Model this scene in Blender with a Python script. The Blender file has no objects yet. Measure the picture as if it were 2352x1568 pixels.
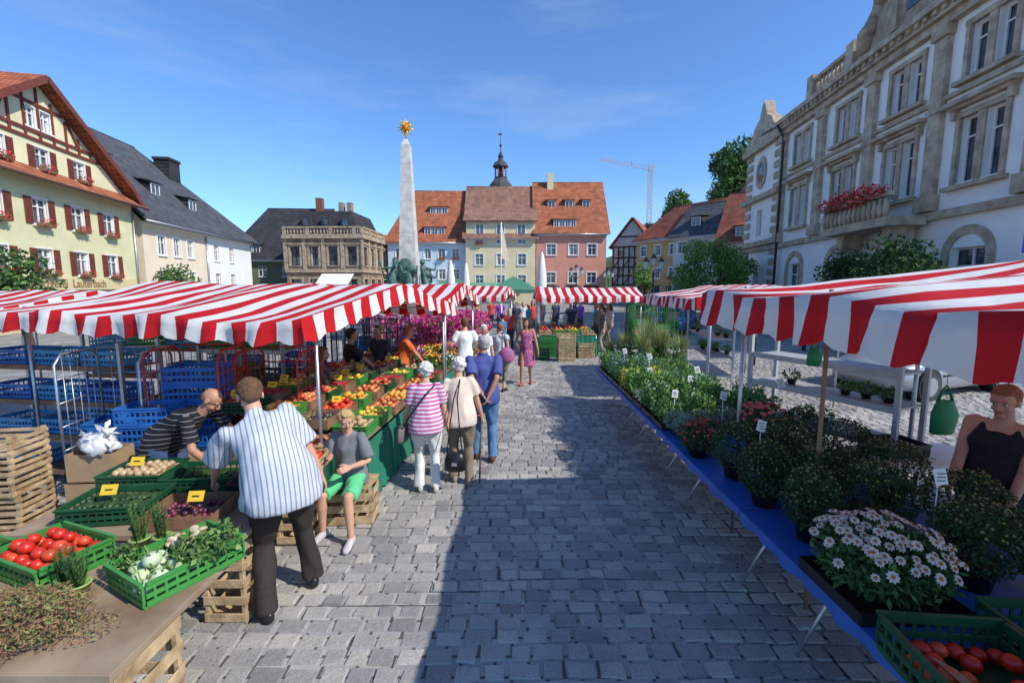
import bpy,bmesh,math,random,time
from math import *
from mathutils import Vector as V, Matrix as M, noise
T0=time.time()
random.seed(7)
U=random.uniform
sc=bpy.context.scene
MATS={}
def mat(name,col,rough=.7,var=.15,scale=6,bump=0,metal=0,spec=.4,col2=None,trans=0,bscale=None,detail=5):
    if name in MATS: return MATS[name]
    m=bpy.data.materials.new(name); m.use_nodes=True; nt=m.node_tree; N=nt.nodes; L=nt.links
    b=N['Principled BSDF']; b.inputs['Roughness'].default_value=rough; b.inputs['Metallic'].default_value=metal
    b.inputs['Specular IOR Level'].default_value=spec
    tc=N.new('ShaderNodeTexCoord'); no=N.new('ShaderNodeTexNoise'); no.inputs['Scale'].default_value=scale; no.inputs['Detail'].default_value=detail
    L.new(tc.outputs['Object'],no.inputs['Vector'])
    cr=N.new('ShaderNodeValToRGB'); E=cr.color_ramp.elements
    E[0].position=.32;E[1].position=.68
    E[0].color=[c*(1-var) for c in col]+[1]; E[1].color=(list(col2) if col2 else [min(1,c*(1+var)) for c in col])+[1]
    L.new(no.outputs['Fac'],cr.inputs['Fac']); L.new(cr.outputs['Color'],b.inputs['Base Color'])
    if bump:
        n2=N.new('ShaderNodeTexNoise'); n2.inputs['Scale'].default_value=bscale or scale*4; n2.inputs['Detail'].default_value=6
        L.new(tc.outputs['Object'],n2.inputs['Vector'])
        bp=N.new('ShaderNodeBump'); bp.inputs['Strength'].default_value=bump; bp.inputs['Distance'].default_value=.02
        L.new(n2.outputs['Fac'],bp.inputs['Height']); L.new(bp.outputs['Normal'],b.inputs['Normal'])
    if trans:
        out=N['Material Output']; tr=N.new('ShaderNodeBsdfTranslucent'); mx=N.new('ShaderNodeMixShader'); mx.inputs[0].default_value=trans
        L.new(cr.outputs['Color'],tr.inputs['Color']); L.new(b.outputs[0],mx.inputs[1]); L.new(tr.outputs[0],mx.inputs[2]); L.new(mx.outputs[0],out.inputs['Surface'])
    MATS[name]=m; return m
def brickmat(name,c1,c2,mortar,bw,bh,axes='xz',msize=.02,rough=.8,bump=.4,zs=1.3):
    if name in MATS: return MATS[name]
    m=bpy.data.materials.new(name); m.use_nodes=True; nt=m.node_tree; N=nt.nodes; L=nt.links
    b=N['Principled BSDF']; b.inputs['Roughness'].default_value=rough; b.inputs['Specular IOR Level'].default_value=.3
    tc=N.new('ShaderNodeTexCoord'); sp=N.new('ShaderNodeSeparateXYZ'); cb=N.new('ShaderNodeCombineXYZ')
    L.new(tc.outputs['Object'],sp.inputs[0])
    L.new(sp.outputs['xyz'.index(axes[0])],cb.inputs[0])
    mu=N.new('ShaderNodeMath'); mu.operation='MULTIPLY'; mu.inputs[1].default_value=zs if axes[1]=='z' else 1
    L.new(sp.outputs['xyz'.index(axes[1])],mu.inputs[0]); L.new(mu.outputs[0],cb.inputs[1])
    br=N.new('ShaderNodeTexBrick'); br.inputs['Scale'].default_value=1
    br.inputs['Brick Width'].default_value=bw; br.inputs['Row Height'].default_value=bh; br.inputs['Mortar Size'].default_value=msize
    br.inputs['Color1'].default_value=[*c1,1]; br.inputs['Color2'].default_value=[*c2,1]; br.inputs['Mortar'].default_value=[*mortar,1]
    br.inputs['Mortar Smooth'].default_value=.3
    L.new(cb.outputs[0],br.inputs['Vector'])
    no=N.new('ShaderNodeTexNoise'); no.inputs['Scale'].default_value=1.2; no.inputs['Detail'].default_value=8
    L.new(tc.outputs['Object'],no.inputs['Vector'])
    mp=N.new('ShaderNodeMapRange'); mp.inputs[1].default_value=.3; mp.inputs[2].default_value=.7; mp.inputs[3].default_value=.65; mp.inputs[4].default_value=1.25
    L.new(no.outputs['Fac'],mp.inputs[0])
    mx=N.new('ShaderNodeVectorMath'); mx.operation='SCALE'; L.new(br.outputs['Color'],mx.inputs[0]); L.new(mp.outputs[0],mx.inputs['Scale'])
    L.new(mx.outputs[0],b.inputs['Base Color'])
    bp=N.new('ShaderNodeBump'); bp.inputs['Strength'].default_value=bump; bp.inputs['Distance'].default_value=.03; bp.invert=True
    L.new(br.outputs['Fac'],bp.inputs['Height']); L.new(bp.outputs['Normal'],b.inputs['Normal'])
    MATS[name]=m; return m
def stripemat(name,c1,c2,period,duty,axis='u',trans=0,rough=.8,grime=.12):
    """fabric with woven stripes: axis 'u' = UV u in metres, else object axis"""
    if name in MATS: return MATS[name]
    m=bpy.data.materials.new(name); m.use_nodes=True; nt=m.node_tree; N=nt.nodes; L=nt.links
    b=N['Principled BSDF']; b.inputs['Roughness'].default_value=rough; b.inputs['Specular IOR Level'].default_value=.25
    tc=N.new('ShaderNodeTexCoord'); sp=N.new('ShaderNodeSeparateXYZ')
    L.new(tc.outputs['UV' if axis=='u' else 'Object'],sp.inputs[0])
    d=N.new('ShaderNodeMath'); d.operation='DIVIDE'; d.inputs[1].default_value=period
    L.new(sp.outputs[0 if axis in 'ux' else 'xyz'.index(axis)],d.inputs[0])
    fr=N.new('ShaderNodeMath'); fr.operation='FRACT'; L.new(d.outputs[0],fr.inputs[0])
    lt=N.new('ShaderNodeMath'); lt.operation='LESS_THAN'; lt.inputs[1].default_value=duty; L.new(fr.outputs[0],lt.inputs[0])
    mx=N.new('ShaderNodeMix'); mx.data_type='RGBA'; mx.inputs[6].default_value=[*c1,1]; mx.inputs[7].default_value=[*c2,1]; L.new(lt.outputs[0],mx.inputs[0])
    no=N.new('ShaderNodeTexNoise'); no.inputs['Scale'].default_value=3; no.inputs['Detail'].default_value=7; L.new(tc.outputs['Object'],no.inputs['Vector'])
    mp=N.new('ShaderNodeMapRange'); mp.inputs[1].default_value=.3; mp.inputs[2].default_value=.7; mp.inputs[3].default_value=1-grime*1.5; mp.inputs[4].default_value=1
    L.new(no.outputs['Fac'],mp.inputs[0])
    sv=N.new('ShaderNodeVectorMath'); sv.operation='SCALE'; L.new(mx.outputs[2],sv.inputs[0]); L.new(mp.outputs[0],sv.inputs['Scale'])
    L.new(sv.outputs[0],b.inputs['Base Color'])
    n2=N.new('ShaderNodeTexNoise'); n2.inputs['Scale'].default_value=7; L.new(tc.outputs['Object'],n2.inputs['Vector'])
    bp=N.new('ShaderNodeBump'); bp.inputs['Strength'].default_value=.35; bp.inputs['Distance'].default_value=.03
    L.new(n2.outputs['Fac'],bp.inputs['Height']); L.new(bp.outputs['Normal'],b.inputs['Normal'])
    if trans:
        out=N['Material Output']; tr=N.new('ShaderNodeBsdfTranslucent'); ms=N.new('ShaderNodeMixShader'); ms.inputs[0].default_value=trans
        L.new(sv.outputs[0],tr.inputs['Color']); L.new(b.outputs[0],ms.inputs[1]); L.new(tr.outputs[0],ms.inputs[2]); L.new(ms.outputs[0],out.inputs['Surface'])
    MATS[name]=m; return m

class MB:
    def __init__(s): s.v=[];s.f=[];s.mi=[];s.sm=[];s.mats=[];s.uv={};s.T=None
    def add(s,vs,fs,mt,smooth=False,uvs=None):
        if mt not in s.mats: s.mats.append(mt)
        k=s.mats.index(mt); o=len(s.v)
        if s.T is not None: vs=[s.T@V(p) for p in vs]
        s.v.extend([tuple(p) for p in vs])
        for i,f in enumerate(fs):
            s.f.append(tuple(o+j for j in f)); s.mi.append(k); s.sm.append(smooth)
            if uvs: s.uv[len(s.f)-1]=[uvs[j] for j in f]
    def box(s,c,sz,mt,rz=0,R=None):
        x,y,z=[a/2 for a in sz]; c=V(c)
        vs=[V((i*x,j*y,k*z)) for i in(-1,1) for j in(-1,1) for k in(-1,1)]
        r=R if R is not None else (M.Rotation(rz,3,'Z') if rz else None)
        if r is not None: vs=[r@p for p in vs]
        s.add([p+c for p in vs],[(0,1,3,2),(4,6,7,5),(0,4,5,1),(2,3,7,6),(0,2,6,4),(1,5,7,3)],mt)
    def bx(s,x0,x1,y0,y1,z0,z1,mt): s.box(((x0+x1)/2,(y0+y1)/2,(z0+z1)/2),(abs(x1-x0),abs(y1-y0),abs(z1-z0)),mt)
    def beam(s,p0,p1,w,h,mt,up=(0,0,1)):
        p0=V(p0);p1=V(p1);d=(p1-p0);L=d.length
        if L<1e-6:return
        d/=L; up=V(up)
        if abs(d.dot(up))>.98: up=V((0,1,0))
        a=d.cross(up).normalized(); b=a.cross(d)
        vs=[p+a*i*w/2+b*j*h/2 for p in(p0,p1) for i,j in((-1,-1),(1,-1),(1,1),(-1,1))]
        s.add(vs,[(0,1,2,3),(7,6,5,4),(0,4,5,1),(1,5,6,2),(2,6,7,3),(3,7,4,0)],mt)
    def tube(s,pts,rs,mt,n=8,smooth=True,caps=True,round_=False):
        pts=[V(p) for p in pts]
        if not hasattr(rs,'__len__'): rs=[rs]*len(pts)
        rs=list(rs)
        if round_:
            d0=(pts[0]-pts[1]).normalized(); d1=(pts[-1]-pts[-2]).normalized()
            pts=[pts[0]+d0*rs[0]*.9,pts[0]+d0*rs[0]*.6]+pts+[pts[-1]+d1*rs[-1]*.6,pts[-1]+d1*rs[-1]*.9]
            rs=[rs[0]*.35,rs[0]*.78]+rs+[rs[-1]*.78,rs[-1]*.35]
        vs=[];a=None
        for i,p in enumerate(pts):
            d=(pts[min(i+1,len(pts)-1)]-pts[max(i-1,0)]).normalized()
            if a is None:
                up=V((0,0,1)) if abs(d.z)<.9 else V((0,1,0)); a=d.cross(up).normalized()
            else: a=(a-d*a.dot(d)).normalized()
            b=d.cross(a)
            for k in range(n):
                t=2*pi*k/n; vs.append(p+(a*cos(t)+b*sin(t))*rs[i])
        fs=[(i*n+k,i*n+(k+1)%n,(i+1)*n+(k+1)%n,(i+1)*n+k) for i in range(len(pts)-1) for k in range(n)]
        if caps: fs+=[tuple(range(n))[::-1],tuple((len(pts)-1)*n+k for k in range(n))]
        s.add(vs,fs,mt,smooth)
    def loft(s,secs,mt,n=16,smooth=True):
        """secs: (pos,side,fwd,rw,rd)"""
        vs=[]
        for p,a,b,rw,rd in secs:
            for k in range(n):
                t=2*pi*k/n; vs.append(V(p)+V(a)*cos(t)*rw+V(b)*sin(t)*rd)
        m=len(secs)
        fs=[(i*n+k,i*n+(k+1)%n,(i+1)*n+(k+1)%n,(i+1)*n+k) for i in range(m-1) for k in range(n)]
        fs+=[tuple(range(n))[::-1],tuple((m-1)*n+k for k in range(n))]
        s.add(vs,fs,mt,smooth)
    def ball(s,c,r,mt,nu=10,nv=7,B=None,jit=0):
        if not hasattr(r,'__len__'): r=(r,r,r)
        c=V(c); vs=[V((0,0,r[2]))]
        for i in range(1,nv):
            ph=pi*i/nv
            for k in range(nu):
                t=2*pi*k/nu; j=1+U(-jit,jit); vs.append(V((r[0]*sin(ph)*cos(t)*j,r[1]*sin(ph)*sin(t)*j,r[2]*cos(ph)*j)))
        vs.append(V((0,0,-r[2])))
        if B is not None: vs=[B@p for p in vs]
        fs=[(0,1+k,1+(k+1)%nu) for k in range(nu)]
        for i in range(nv-2):
            for k in range(nu): a=1+i*nu; fs.append((a+k,a+nu+k,a+nu+(k+1)%nu,a+(k+1)%nu))
        l=len(vs)-1;a=1+(nv-2)*nu
        fs+=[(a+k,l,a+(k+1)%nu) for k in range(nu)]
        s.add([p+c for p in vs],fs,mt,True)
    def lathe(s,c,prof,mt,n=16,smooth=True):
        c=V(c); vs=[c+V((r*cos(2*pi*k/n),r*sin(2*pi*k/n),z)) for r,z in prof for k in range(n)]
        m=len(prof)
        fs=[(i*n+k,i*n+(k+1)%n,(i+1)*n+(k+1)%n,(i+1)*n+k) for i in range(m-1) for k in range(n)]
        fs+=[tuple(range(n))[::-1],tuple((m-1)*n+k for k in range(n))]
        s.add(vs,fs,mt,smooth)
    def prism(s,poly,y0,y1,mt):
        n=len(poly); vs=[(x,y0,z) for x,z in poly]+[(x,y1,z) for x,z in poly]
        fs=[tuple(range(n)),tuple(range(n,2*n))[::-1]]+[(i,n+i,n+(i+1)%n,(i+1)%n) for i in range(n)]
        s.add(vs,fs,mt)
    def slab(s,q,t,mt):
        q=[V(p) for p in q]; nn=(q[1]-q[0]).cross(q[-1]-q[0]).normalized()
        if nn.z<0: nn=-nn
        n=len(q); vs=q+[p+nn*t for p in q]
        fs=[tuple(range(n)),tuple(range(n,2*n))[::-1]]+[(i,n+i,n+(i+1)%n,(i+1)%n) for i in range(n)]
        s.add(vs,fs,mt)
    def leaves(s,c,rad,n,size,mts,shell=.5,up=.0,asp=.5):
        c=V(c)
        for i in range(n):
            while 1:
                p=V((U(-1,1),U(-1,1),U(-1,1)))
                l=p.length
                if .05<l<1: break
            p=p/l*(shell+(1-shell)*l) if U(0,1)<.7 else p
            p=V((p.x*rad[0],p.y*rad[1],p.z*rad[2]))+c
            d=V((U(-1,1),U(-1,1),U(-1,1)+up)).normalized(); e=d.cross(V((U(-1,1),U(-1,1),U(-1,1)))).normalized()
            z=size*U(.6,1.3)
            s.add([p,p+d*z*.5+e*z*asp*.5,p+d*z,p+d*z*.5-e*z*asp*.5],[(0,1,2,3)],random.choice(mts))
    def mesh(s,name,sharp=False):
        me=bpy.data.meshes.new(name); me.from_pydata(s.v,[],s.f)
        for m in s.mats: me.materials.append(m)
        me.polygons.foreach_set('material_index',s.mi); me.polygons.foreach_set('use_smooth',s.sm)
        if s.uv:
            uv=me.uv_layers.new(name='UVMap')
            for fi,co in s.uv.items():
                ls=me.polygons[fi].loop_start
                for j,c in enumerate(co): uv.data[ls+j].uv=c
        me.update()
        if sharp:
            try: me.set_sharp_from_angle(angle=radians(48))
            except Exception: pass
        return me
def link(name,data,parent=None):
    o=bpy.data.objects.new(name,data); sc.collection.objects.link(o)
    if parent: o.parent=parent
    return o
class OB:
    def __init__(s,name,loc=(0,0,0),rz=0): s.name=name;s.loc=loc;s.rz=rz;s.p={};s.extra=[]
    def __getitem__(s,k): return s.p.setdefault(k,MB())
    def done(s,bev=0,sharp=False):
        ps={k:m for k,m in s.p.items() if m.f}
        if len(ps)==1 and not s.extra:
            o=link(s.name,list(ps.values())[0].mesh(s.name,sharp)); objs=[o]
        else:
            o=link(s.name,None); objs=[link(k,m.mesh(k,sharp),o) for k,m in ps.items()]
            for e in s.extra: e.parent=o
        o.location=s.loc; o.rotation_euler=(0,0,s.rz)
        if bev:
            for b in objs:
                md=b.modifiers.new('b','BEVEL'); md.width=bev; md.segments=2; md.limit_method='ANGLE'
        return o
def textobj(txt,size,mt,name='lettering',ext=.01):
    cu=bpy.data.curves.new(name,'FONT'); cu.body=txt; cu.size=size; cu.extrude=ext; cu.align_x='CENTER'; cu.align_y='CENTER'
    cu.materials.append(mt); return link(name,cu)

# ------------------------------------------------------------ world, sun, camera
SD=V((-1.0,.5,-1.0)).normalized()
el=asin(-SD.z); toS=-SD
w=bpy.data.worlds.new('World'); sc.world=w; w.use_nodes=True; WN=w.node_tree.nodes; WL=w.node_tree.links
bg=WN['Background']; sky=WN.new('ShaderNodeTexSky'); sky.sky_type='NISHITA'; sky.sun_disc=False
sky.sun_elevation=el; sky.sun_rotation=atan2(toS.x,toS.y); sky.air_density=1.0; sky.dust_density=.3; sky.ozone_density=2.5; sky.altitude=300
tint=WN.new('ShaderNodeMix'); tint.data_type='RGBA'; tint.blend_type='MULTIPLY'; tint.inputs[0].default_value=1; tint.inputs[7].default_value=(.86,1.22,1.62,1)
WL.new(sky.outputs[0],tint.inputs[6])
tc=WN.new('ShaderNodeTexCoord'); mpg=WN.new('ShaderNodeMapping'); mpg.inputs['Scale'].default_value=(1.2,1.0,5.5); mpg.inputs['Rotation'].default_value=(.3,.25,.2)
WL.new(tc.outputs['Generated'],mpg.inputs[0]); cn=WN.new('ShaderNodeTexNoise'); cn.inputs['Scale'].default_value=1.6; cn.inputs['Detail'].default_value=9; cn.inputs['Roughness'].default_value=.6; WL.new(mpg.outputs[0],cn.inputs['Vector'])
cmr=WN.new('ShaderNodeMapRange'); cmr.inputs[1].default_value=.5; cmr.inputs[2].default_value=.8; cmr.inputs[3].default_value=0; cmr.inputs[4].default_value=.28; WL.new(cn.outputs['Fac'],cmr.inputs[0])
cm=WN.new('ShaderNodeMix'); cm.data_type='RGBA'; cm.inputs[7].default_value=(5,6,7,1); WL.new(cmr.outputs[0],cm.inputs[0]); WL.new(tint.outputs[2],cm.inputs[6]); WL.new(cm.outputs[2],bg.inputs[0])
bg.inputs[1].default_value=.135
sl=bpy.data.lights.new('sun','SUN'); sl.energy=5.0; sl.angle=radians(.5); sl.color=(1,.94,.84)
so=link('sun',sl); so.rotation_euler=SD.to_track_quat('-Z','Y').to_euler()
cd=bpy.data.cameras.new('camera'); cd.lens=16.0; cd.sensor_width=36; cd.clip_end=2000; cd.clip_start=.05
co=link('camera',cd); co.location=(0,0,2.4); co.rotation_euler=(radians(90-6.9),0,0); sc.camera=co
sc.view_settings.view_transform='Standard'; sc.view_settings.look='None'; sc.view_settings.exposure=0

# ------------------------------------------------------------ materials
WHT=mat('white_paint',(.75,.75,.73),.5,.06)
MET=mat('galvanised_steel',(.45,.47,.5),.35,.15,20,metal=.8)
DARKM=mat('dark_metal',(.04,.045,.05),.5,.2)
GLASS=mat('window_glass',(.03,.04,.055),.06,.5,1.5,spec=.9,col2=(.10,.13,.17))
WOOD=mat('crate_wood',(.42,.27,.14),.75,.35,9,bump=.3,col2=(.58,.43,.25))
WOODD=mat('dark_wood',(.2,.11,.06),.7,.3,7,bump=.3)
BOARD=mat('table_board',(.27,.18,.11),.6,.25,3,bump=.15,col2=(.36,.27,.185))
GRN=mat('green_plastic',(.05,.24,.05),.4,.15,5); DGRN=mat('dark_green_plastic',(.012,.075,.03),.4,.2,5)
BLU=mat('blue_plastic',(.02,.13,.42),.4,.15,5); LBLU=mat('light_blue_plastic',(.05,.28,.52),.4,.15,5)
BLK=mat('black_plastic',(.015,.017,.018),.35,.2)
REDM=mat('red_metal',(.5,.03,.025),.4,.15)
YTAG=mat('yellow_card',(.75,.48,.03),.6,.05)
TILEO=brickmat('orange_roof_tiles',(.52,.18,.08),(.37,.11,.05),(.14,.05,.03),.24,.3,'xz',.035)
TILER=brickmat('red_roof_tiles',(.36,.11,.06),(.27,.08,.05),(.11,.04,.03),.24,.3,'xz',.03)
TILEB=brickmat('brown_roof_tiles',(.38,.20,.14),(.28,.15,.10),(.12,.06,.05),.24,.3,'xz',.035)
TILEY=brickmat('gable_roof_tiles',(.46,.13,.05),(.36,.10,.05),(.15,.05,.03),.24,.3,'yz',.03)
SLATE=brickmat('slate_roof',(.10,.105,.115),(.07,.075,.085),(.035,.035,.04),.3,.22,'xz',.02)
SLATD=brickmat('dark_slate_roof',(.05,.05,.055),(.035,.035,.04),(.02,.02,.02),.3,.22,'xz',.02)
SAND=mat('sandstone',(.34,.26,.18),.85,.25,2.5,bump=.5,col2=(.48,.385,.275),bscale=12)
SANDD=brickmat('sandstone_blocks',(.36,.28,.2),(.28,.21,.15),(.14,.11,.08),1.1,.42,'xz',.02,zs=1)
LEAF=[mat('leaf_dark',(.03,.07,.015),.6,.3,3,trans=.2),mat('leaf_mid',(.06,.13,.03),.6,.3,3,trans=.25),mat('leaf_light',(.12,.22,.045),.6,.2,3,trans=.3)]

# ------------------------------------------------------------ people
SK=mat('skin',(.55,.30,.20),.55,.08,8); SKT=mat('skin_tanned',(.42,.21,.13),.55,.1,8); LIP=mat('lips',(.42,.12,.10),.5,.05); EYW=mat('eye_white',(.7,.68,.65),.3,.02); EYD=mat('iris',(.03,.02,.015),.2,.02)
HG=mat('hair_grey',(.42,.40,.37),.8,.25,40,bump=.5); HW=mat('hair_white',(.68,.64,.58),.8,.15,40,bump=.5); HB=mat('hair_brown',(.12,.06,.03),.8,.3,40,bump=.5); HBL=mat('hair_blond',(.50,.33,.14),.8,.25,40,bump=.5); HK=mat('hair_dark',(.03,.02,.015),.7,.3,40,bump=.5); HR=mat('hair_auburn',(.3,.1,.05),.8,.3,40,bump=.5)
def rem(mb,vox,parent,name,mt,smooth=3,fold=0,fs=6):
    me=mb.mesh(name); ob=bpy.data.objects.new(name,me); sc.collection.objects.link(ob)
    r=ob.modifiers.new('r','REMESH'); r.mode='VOXEL'; r.voxel_size=vox; r.use_smooth_shade=True
    s=ob.modifiers.new('s','SMOOTH'); s.iterations=smooth; s.factor=.5
    dg=bpy.context.evaluated_depsgraph_get(); m2=bpy.data.meshes.new_from_object(ob.evaluated_get(dg)); bpy.data.objects.remove(ob)
    if fold:
        for v in m2.vertices:
            c=v.co; v.co=c+v.normal*fold*(noise.noise(V((c.x*fs,c.y*fs,c.z*fs*.45)))+.5*noise.noise(V((c.x*fs*2.3,c.y*fs*2.3,c.z*fs))))
    m2.materials.clear(); m2.materials.append(mt)
    for p in m2.polygons: p.use_smooth=True
    return link(name,m2,parent)
def ik(a,t,l1,l2,pole):
    d=t-a; L=max(.05,min(d.length,(l1+l2)*.999)); dn=d.normalized(); t=a+dn*L
    ca=max(-1,min(1,(l1*l1+L*L-l2*l2)/(2*l1*L))); pp=(pole-dn*pole.dot(dn)).normalized()
    return a+dn*l1*ca+pp*l1*sqrt(1-ca*ca),t
def person(name,pos,hd,H=1.75,lean=0,side=0,shirt=WHT,pants=BLK,skin=SK,hair=HG,shoes=BLK,sleeve=.7,leg=1.0,hL=None,hR=None,fL=(-.1,0),fR=(.1,0),pz=.93,pxy=(0,0),yaw=0,pitch=0,hs='short',fat=1,dress=0,vox=.014,knee=(0,1,0),shr=1.0,fine=True,curl=.6,hemr=0,collar=0,bust=0,elb=1):
    e=link(name,None); e.location=(pos[0],pos[1],pos[2] if len(pos)>2 else 0); e.rotation_euler=(0,0,radians(hd)); s=H/1.75; e.scale=(s,s,s)
    P=V((pxy[0],pxy[1],pz)); Rl=M.Rotation(-lean,3,'X') ; Rs=M.Rotation(side,3,'Y'); Rt=Rs@Rl
    up=Rt@V((0,0,1)); fw=Rt@V((0,1,0)); sd=Rt@V((1,0,0)); Z=V((0,0,1)); f=fat
    def ax(h): return P+up*h+fw*(-.035*sin(pi*min(1,max(0,h)/.5))*min(1,lean*1.5))
    sh=[ax(.452)+sd*(q*.165*shr) for q in(-1,1)]
    def S(h,rw,rd,dy=0): return (ax(h)+fw*dy,sd,fw,rw,rd)
    SHB=MB(); hem=-.13 if not dress else -.05; hf=hemr
    secs=[(P+Z*hem,V((1,0,0)),V((0,1,0)),.172*f+hf,.135*f+hf),(P+Z*hem*.5,V((1,0,0)),V((0,1,0)),.174*f+hf,.137*f+hf),S(.03,.168*f+hf*.9,.135*f+hf,.01*f),S(.14,.152*f+hf*.8,.128*f+hf*.8,.018*f),S(.24,.155*(f*.5+.5)+hf*.5,.122*(f*.6+.4)+hf*.4,.012),S(.34,.168*shr,.118*(f*.4+.6)+.01,.008+bust*.3),S(.40,.170*shr,.105,0),S(.445,.155*shr,.09,-.008),S(.478,.118*shr,.072,-.01),S(.505,.07,.06,-.008)]
    if dress: secs=[(P+V((0,0,-.46)),V((1,0,0)),V((0,1,0)),.24,.2),(P+V((0,0,-.25)),V((1,0,0)),V((0,1,0)),.21,.17)]+secs[1:]
    if sleeve==0: secs=secs[:-3]+[S(.42,.125*shr,.085)]
    SHB.loft(secs,shirt,24)
    if bust:
        for q in(-1,1): SHB.ball(ax(.31)+sd*q*.07+fw*.095,(.075,.06,.07),shirt,12,8)
    if sleeve==0:
        for q in(-1,1): SHB.tube([ax(.36)+sd*q*.095+fw*.09,ax(.45)+sd*q*.098+fw*.04,ax(.478)+sd*q*.098-fw*.02,ax(.42)+sd*q*.098-fw*.085],[.03,.024,.024,.03],shirt,8,round_=True)
    if collar: SHB.loft([S(.47,.078,.07,-.004),S(.52,.066,.064,-.006),S(.54,.064,.064,-.01)],shirt,16)
    EL=[];WR=[]
    for i,(q,h) in enumerate(((-1,hL),(1,hR))):
        tgt=V(h) if h else sh[i]+V((q*.085,.04,-.53)); pole=(-fw*1.0+sd*q*.45*elb)-V((0,0,.3))
        el_,wr=ik(sh[i],tgt,.285,.255,pole); EL.append(el_); WR.append(wr)
        a=sh[i]
        if sleeve>0:
            ins=a-sd*q*.06-up*.03
            SHB.ball(a-sd*q*.005-up*.006,(.066,.066,.062),shirt,12,8)
            if sleeve<=1: SHB.tube([ins,a-up*.01,a.lerp(el_,sleeve*.35),a.lerp(el_,sleeve*.7),a.lerp(el_,sleeve)],[.045,.06,.063+hf*.3,.062+hf*.5,.064+hf*.6],shirt,14)
            else: SHB.tube([ins,a,el_,el_.lerp(wr,sleeve-1)],[.045,.06,.05,.042],shirt,14)
    rem(SHB,vox,e,'dress' if dress else 'shirt',shirt,3,.018,6.5)
    KB=MB(); neckb=ax(.48); headdir=(up*.5+Z*.5+fw*.12).normalized(); hc=neckb+headdir*.165+fw*.01
    KB.tube([neckb-up*.04,neckb+headdir*.04,hc-headdir*.05],[.066,.056,.054],skin,14)
    for i in(0,1):
        a=sh[i]; k0=.042 if sleeve>0 else (.052 if f>1.05 else .046)
        KB.tube([a,a.lerp(EL[i],.45),EL[i],EL[i].lerp(WR[i],.35),WR[i]],[k0,k0*.95,.038,.038,.026],skin,14,round_=True)
    if sleeve==0:
        KB.loft([S(.2,.13*shr,.1),S(.34,.15*shr,.105),S(.42,.148*shr,.082),S(.46,.115*shr,.066,-.008),S(.49,.07,.058,-.008),S(.51,.055,.055)],skin,20)
        for i,q in enumerate((-1,1)): KB.tube([sh[i]-sd*q*.09-up*.02,sh[i]-sd*q*.01],[.062,.056],skin,12,round_=True)
    HPs=[P+V((q*.09,0,-.03)) for q in(-1,1)]; KN=[];AN=[]
    for i,ff in enumerate((fL,fR)):
        t=V((ff[0],ff[1],.085 if len(ff)<3 else ff[2])); kn,an=ik(HPs[i],t,.43,.42,V(knee)); KN.append(kn);AN.append(an)
    if leg<1 or dress:
        for i in(0,1): KB.tube([HPs[i],HPs[i].lerp(KN[i],.5),KN[i],KN[i].lerp(AN[i],.3),KN[i].lerp(AN[i],.65),AN[i]],[.08,.075,.054,.056,.042,.034],skin,14,round_=True)
    rem(KB,vox*.8,e,'skin',skin,3)
    if not dress:
        PB=MB(); PB.loft([(P+up*.08,sd,fw,.14*f,.108*f),(P+Z*.02,V((1,0,0)),V((0,1,0)),.155*f,.12*f),(P-Z*.08,V((1,0,0)),V((0,1,0)),.155*f,.13*f),(P-Z*.13,V((1,0,0)),V((0,1,0)),.12,.1)],pants,20)
        for i in(0,1):
            h_,k_,a_=HPs[i],KN[i],AN[i]
            if leg>=1: PB.tube([h_+Z*.02,h_.lerp(k_,.5),k_,k_.lerp(a_,.5),a_-Z*.03],[.096*f,.09*(f*.5+.5),.072,.068,.07],pants,16)
            else:
                L1=leg*2
                if L1<=1: PB.tube([h_+Z*.01,h_.lerp(k_,.5*L1),h_.lerp(k_,L1)],[.095,.09,.088],pants,16)
                else: PB.tube([h_+Z*.02,h_.lerp(k_,.5),k_,k_.lerp(a_,L1-1)],[.1,.095,.074,.066],pants,16)
        rem(PB,vox,e,'trousers' if leg>=1 else 'shorts',pants,3,.022,7)
    SB=MB()
    for i,q in enumerate((-1,1)):
        a=AN[i]; fz=a.z-.085; dx=V((q*.14,.99,0)).normalized(); sx=V((dx.y,-dx.x,0)); b=V((a.x,a.y,fz)); u=Z
        SB.loft([(b+dx*-.075+u*.045,sx,u,.02,.03),(b+dx*-.06+u*.045,sx,u,.034,.043),(b+u*.05,sx,u,.037,.05),(b+dx*.07+u*.04,sx,u,.042,.04),(b+dx*.14+u*.03,sx,u,.045,.03),(b+dx*.185+u*.024,sx,u,.03,.022),(b+dx*.195+u*.022,sx,u,.012,.014)],shoes,12)
        SB.tube([a,b+u*.05],[.038,.04],shoes,10)
    rem(SB,.009,e,'shoes',shoes,2)
    yw=M.Rotation(radians(yaw),3,'Z'); hfw=(yw@V((0,1,-.25*min(1,lean))).normalized()); hsd=hfw.cross(Z).normalized()
    if pitch: hfw=M.Rotation(radians(pitch),3,hsd)@hfw
    hup=hsd.cross(hfw).normalized(); B=M((hsd,hfw,hup)).transposed()
    def h3(x,y,z): return hc+B@V((x,y,z))
    Hm=MB(); Hm.ball(h3(0,-.012,.032),(.073,.092,.083),skin,20,14,B); Hm.ball(h3(0,.022,-.03),(.057,.064,.076),skin,18,12,B); Hm.ball(h3(0,.058,-.09),(.026,.022,.018),skin,10,8,B)
    Hm.tube([h3(0,.082,.018),h3(0,.102,-.012),h3(0,.098,-.024)],[.008,.012,.013],skin,10,round_=True)
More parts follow.
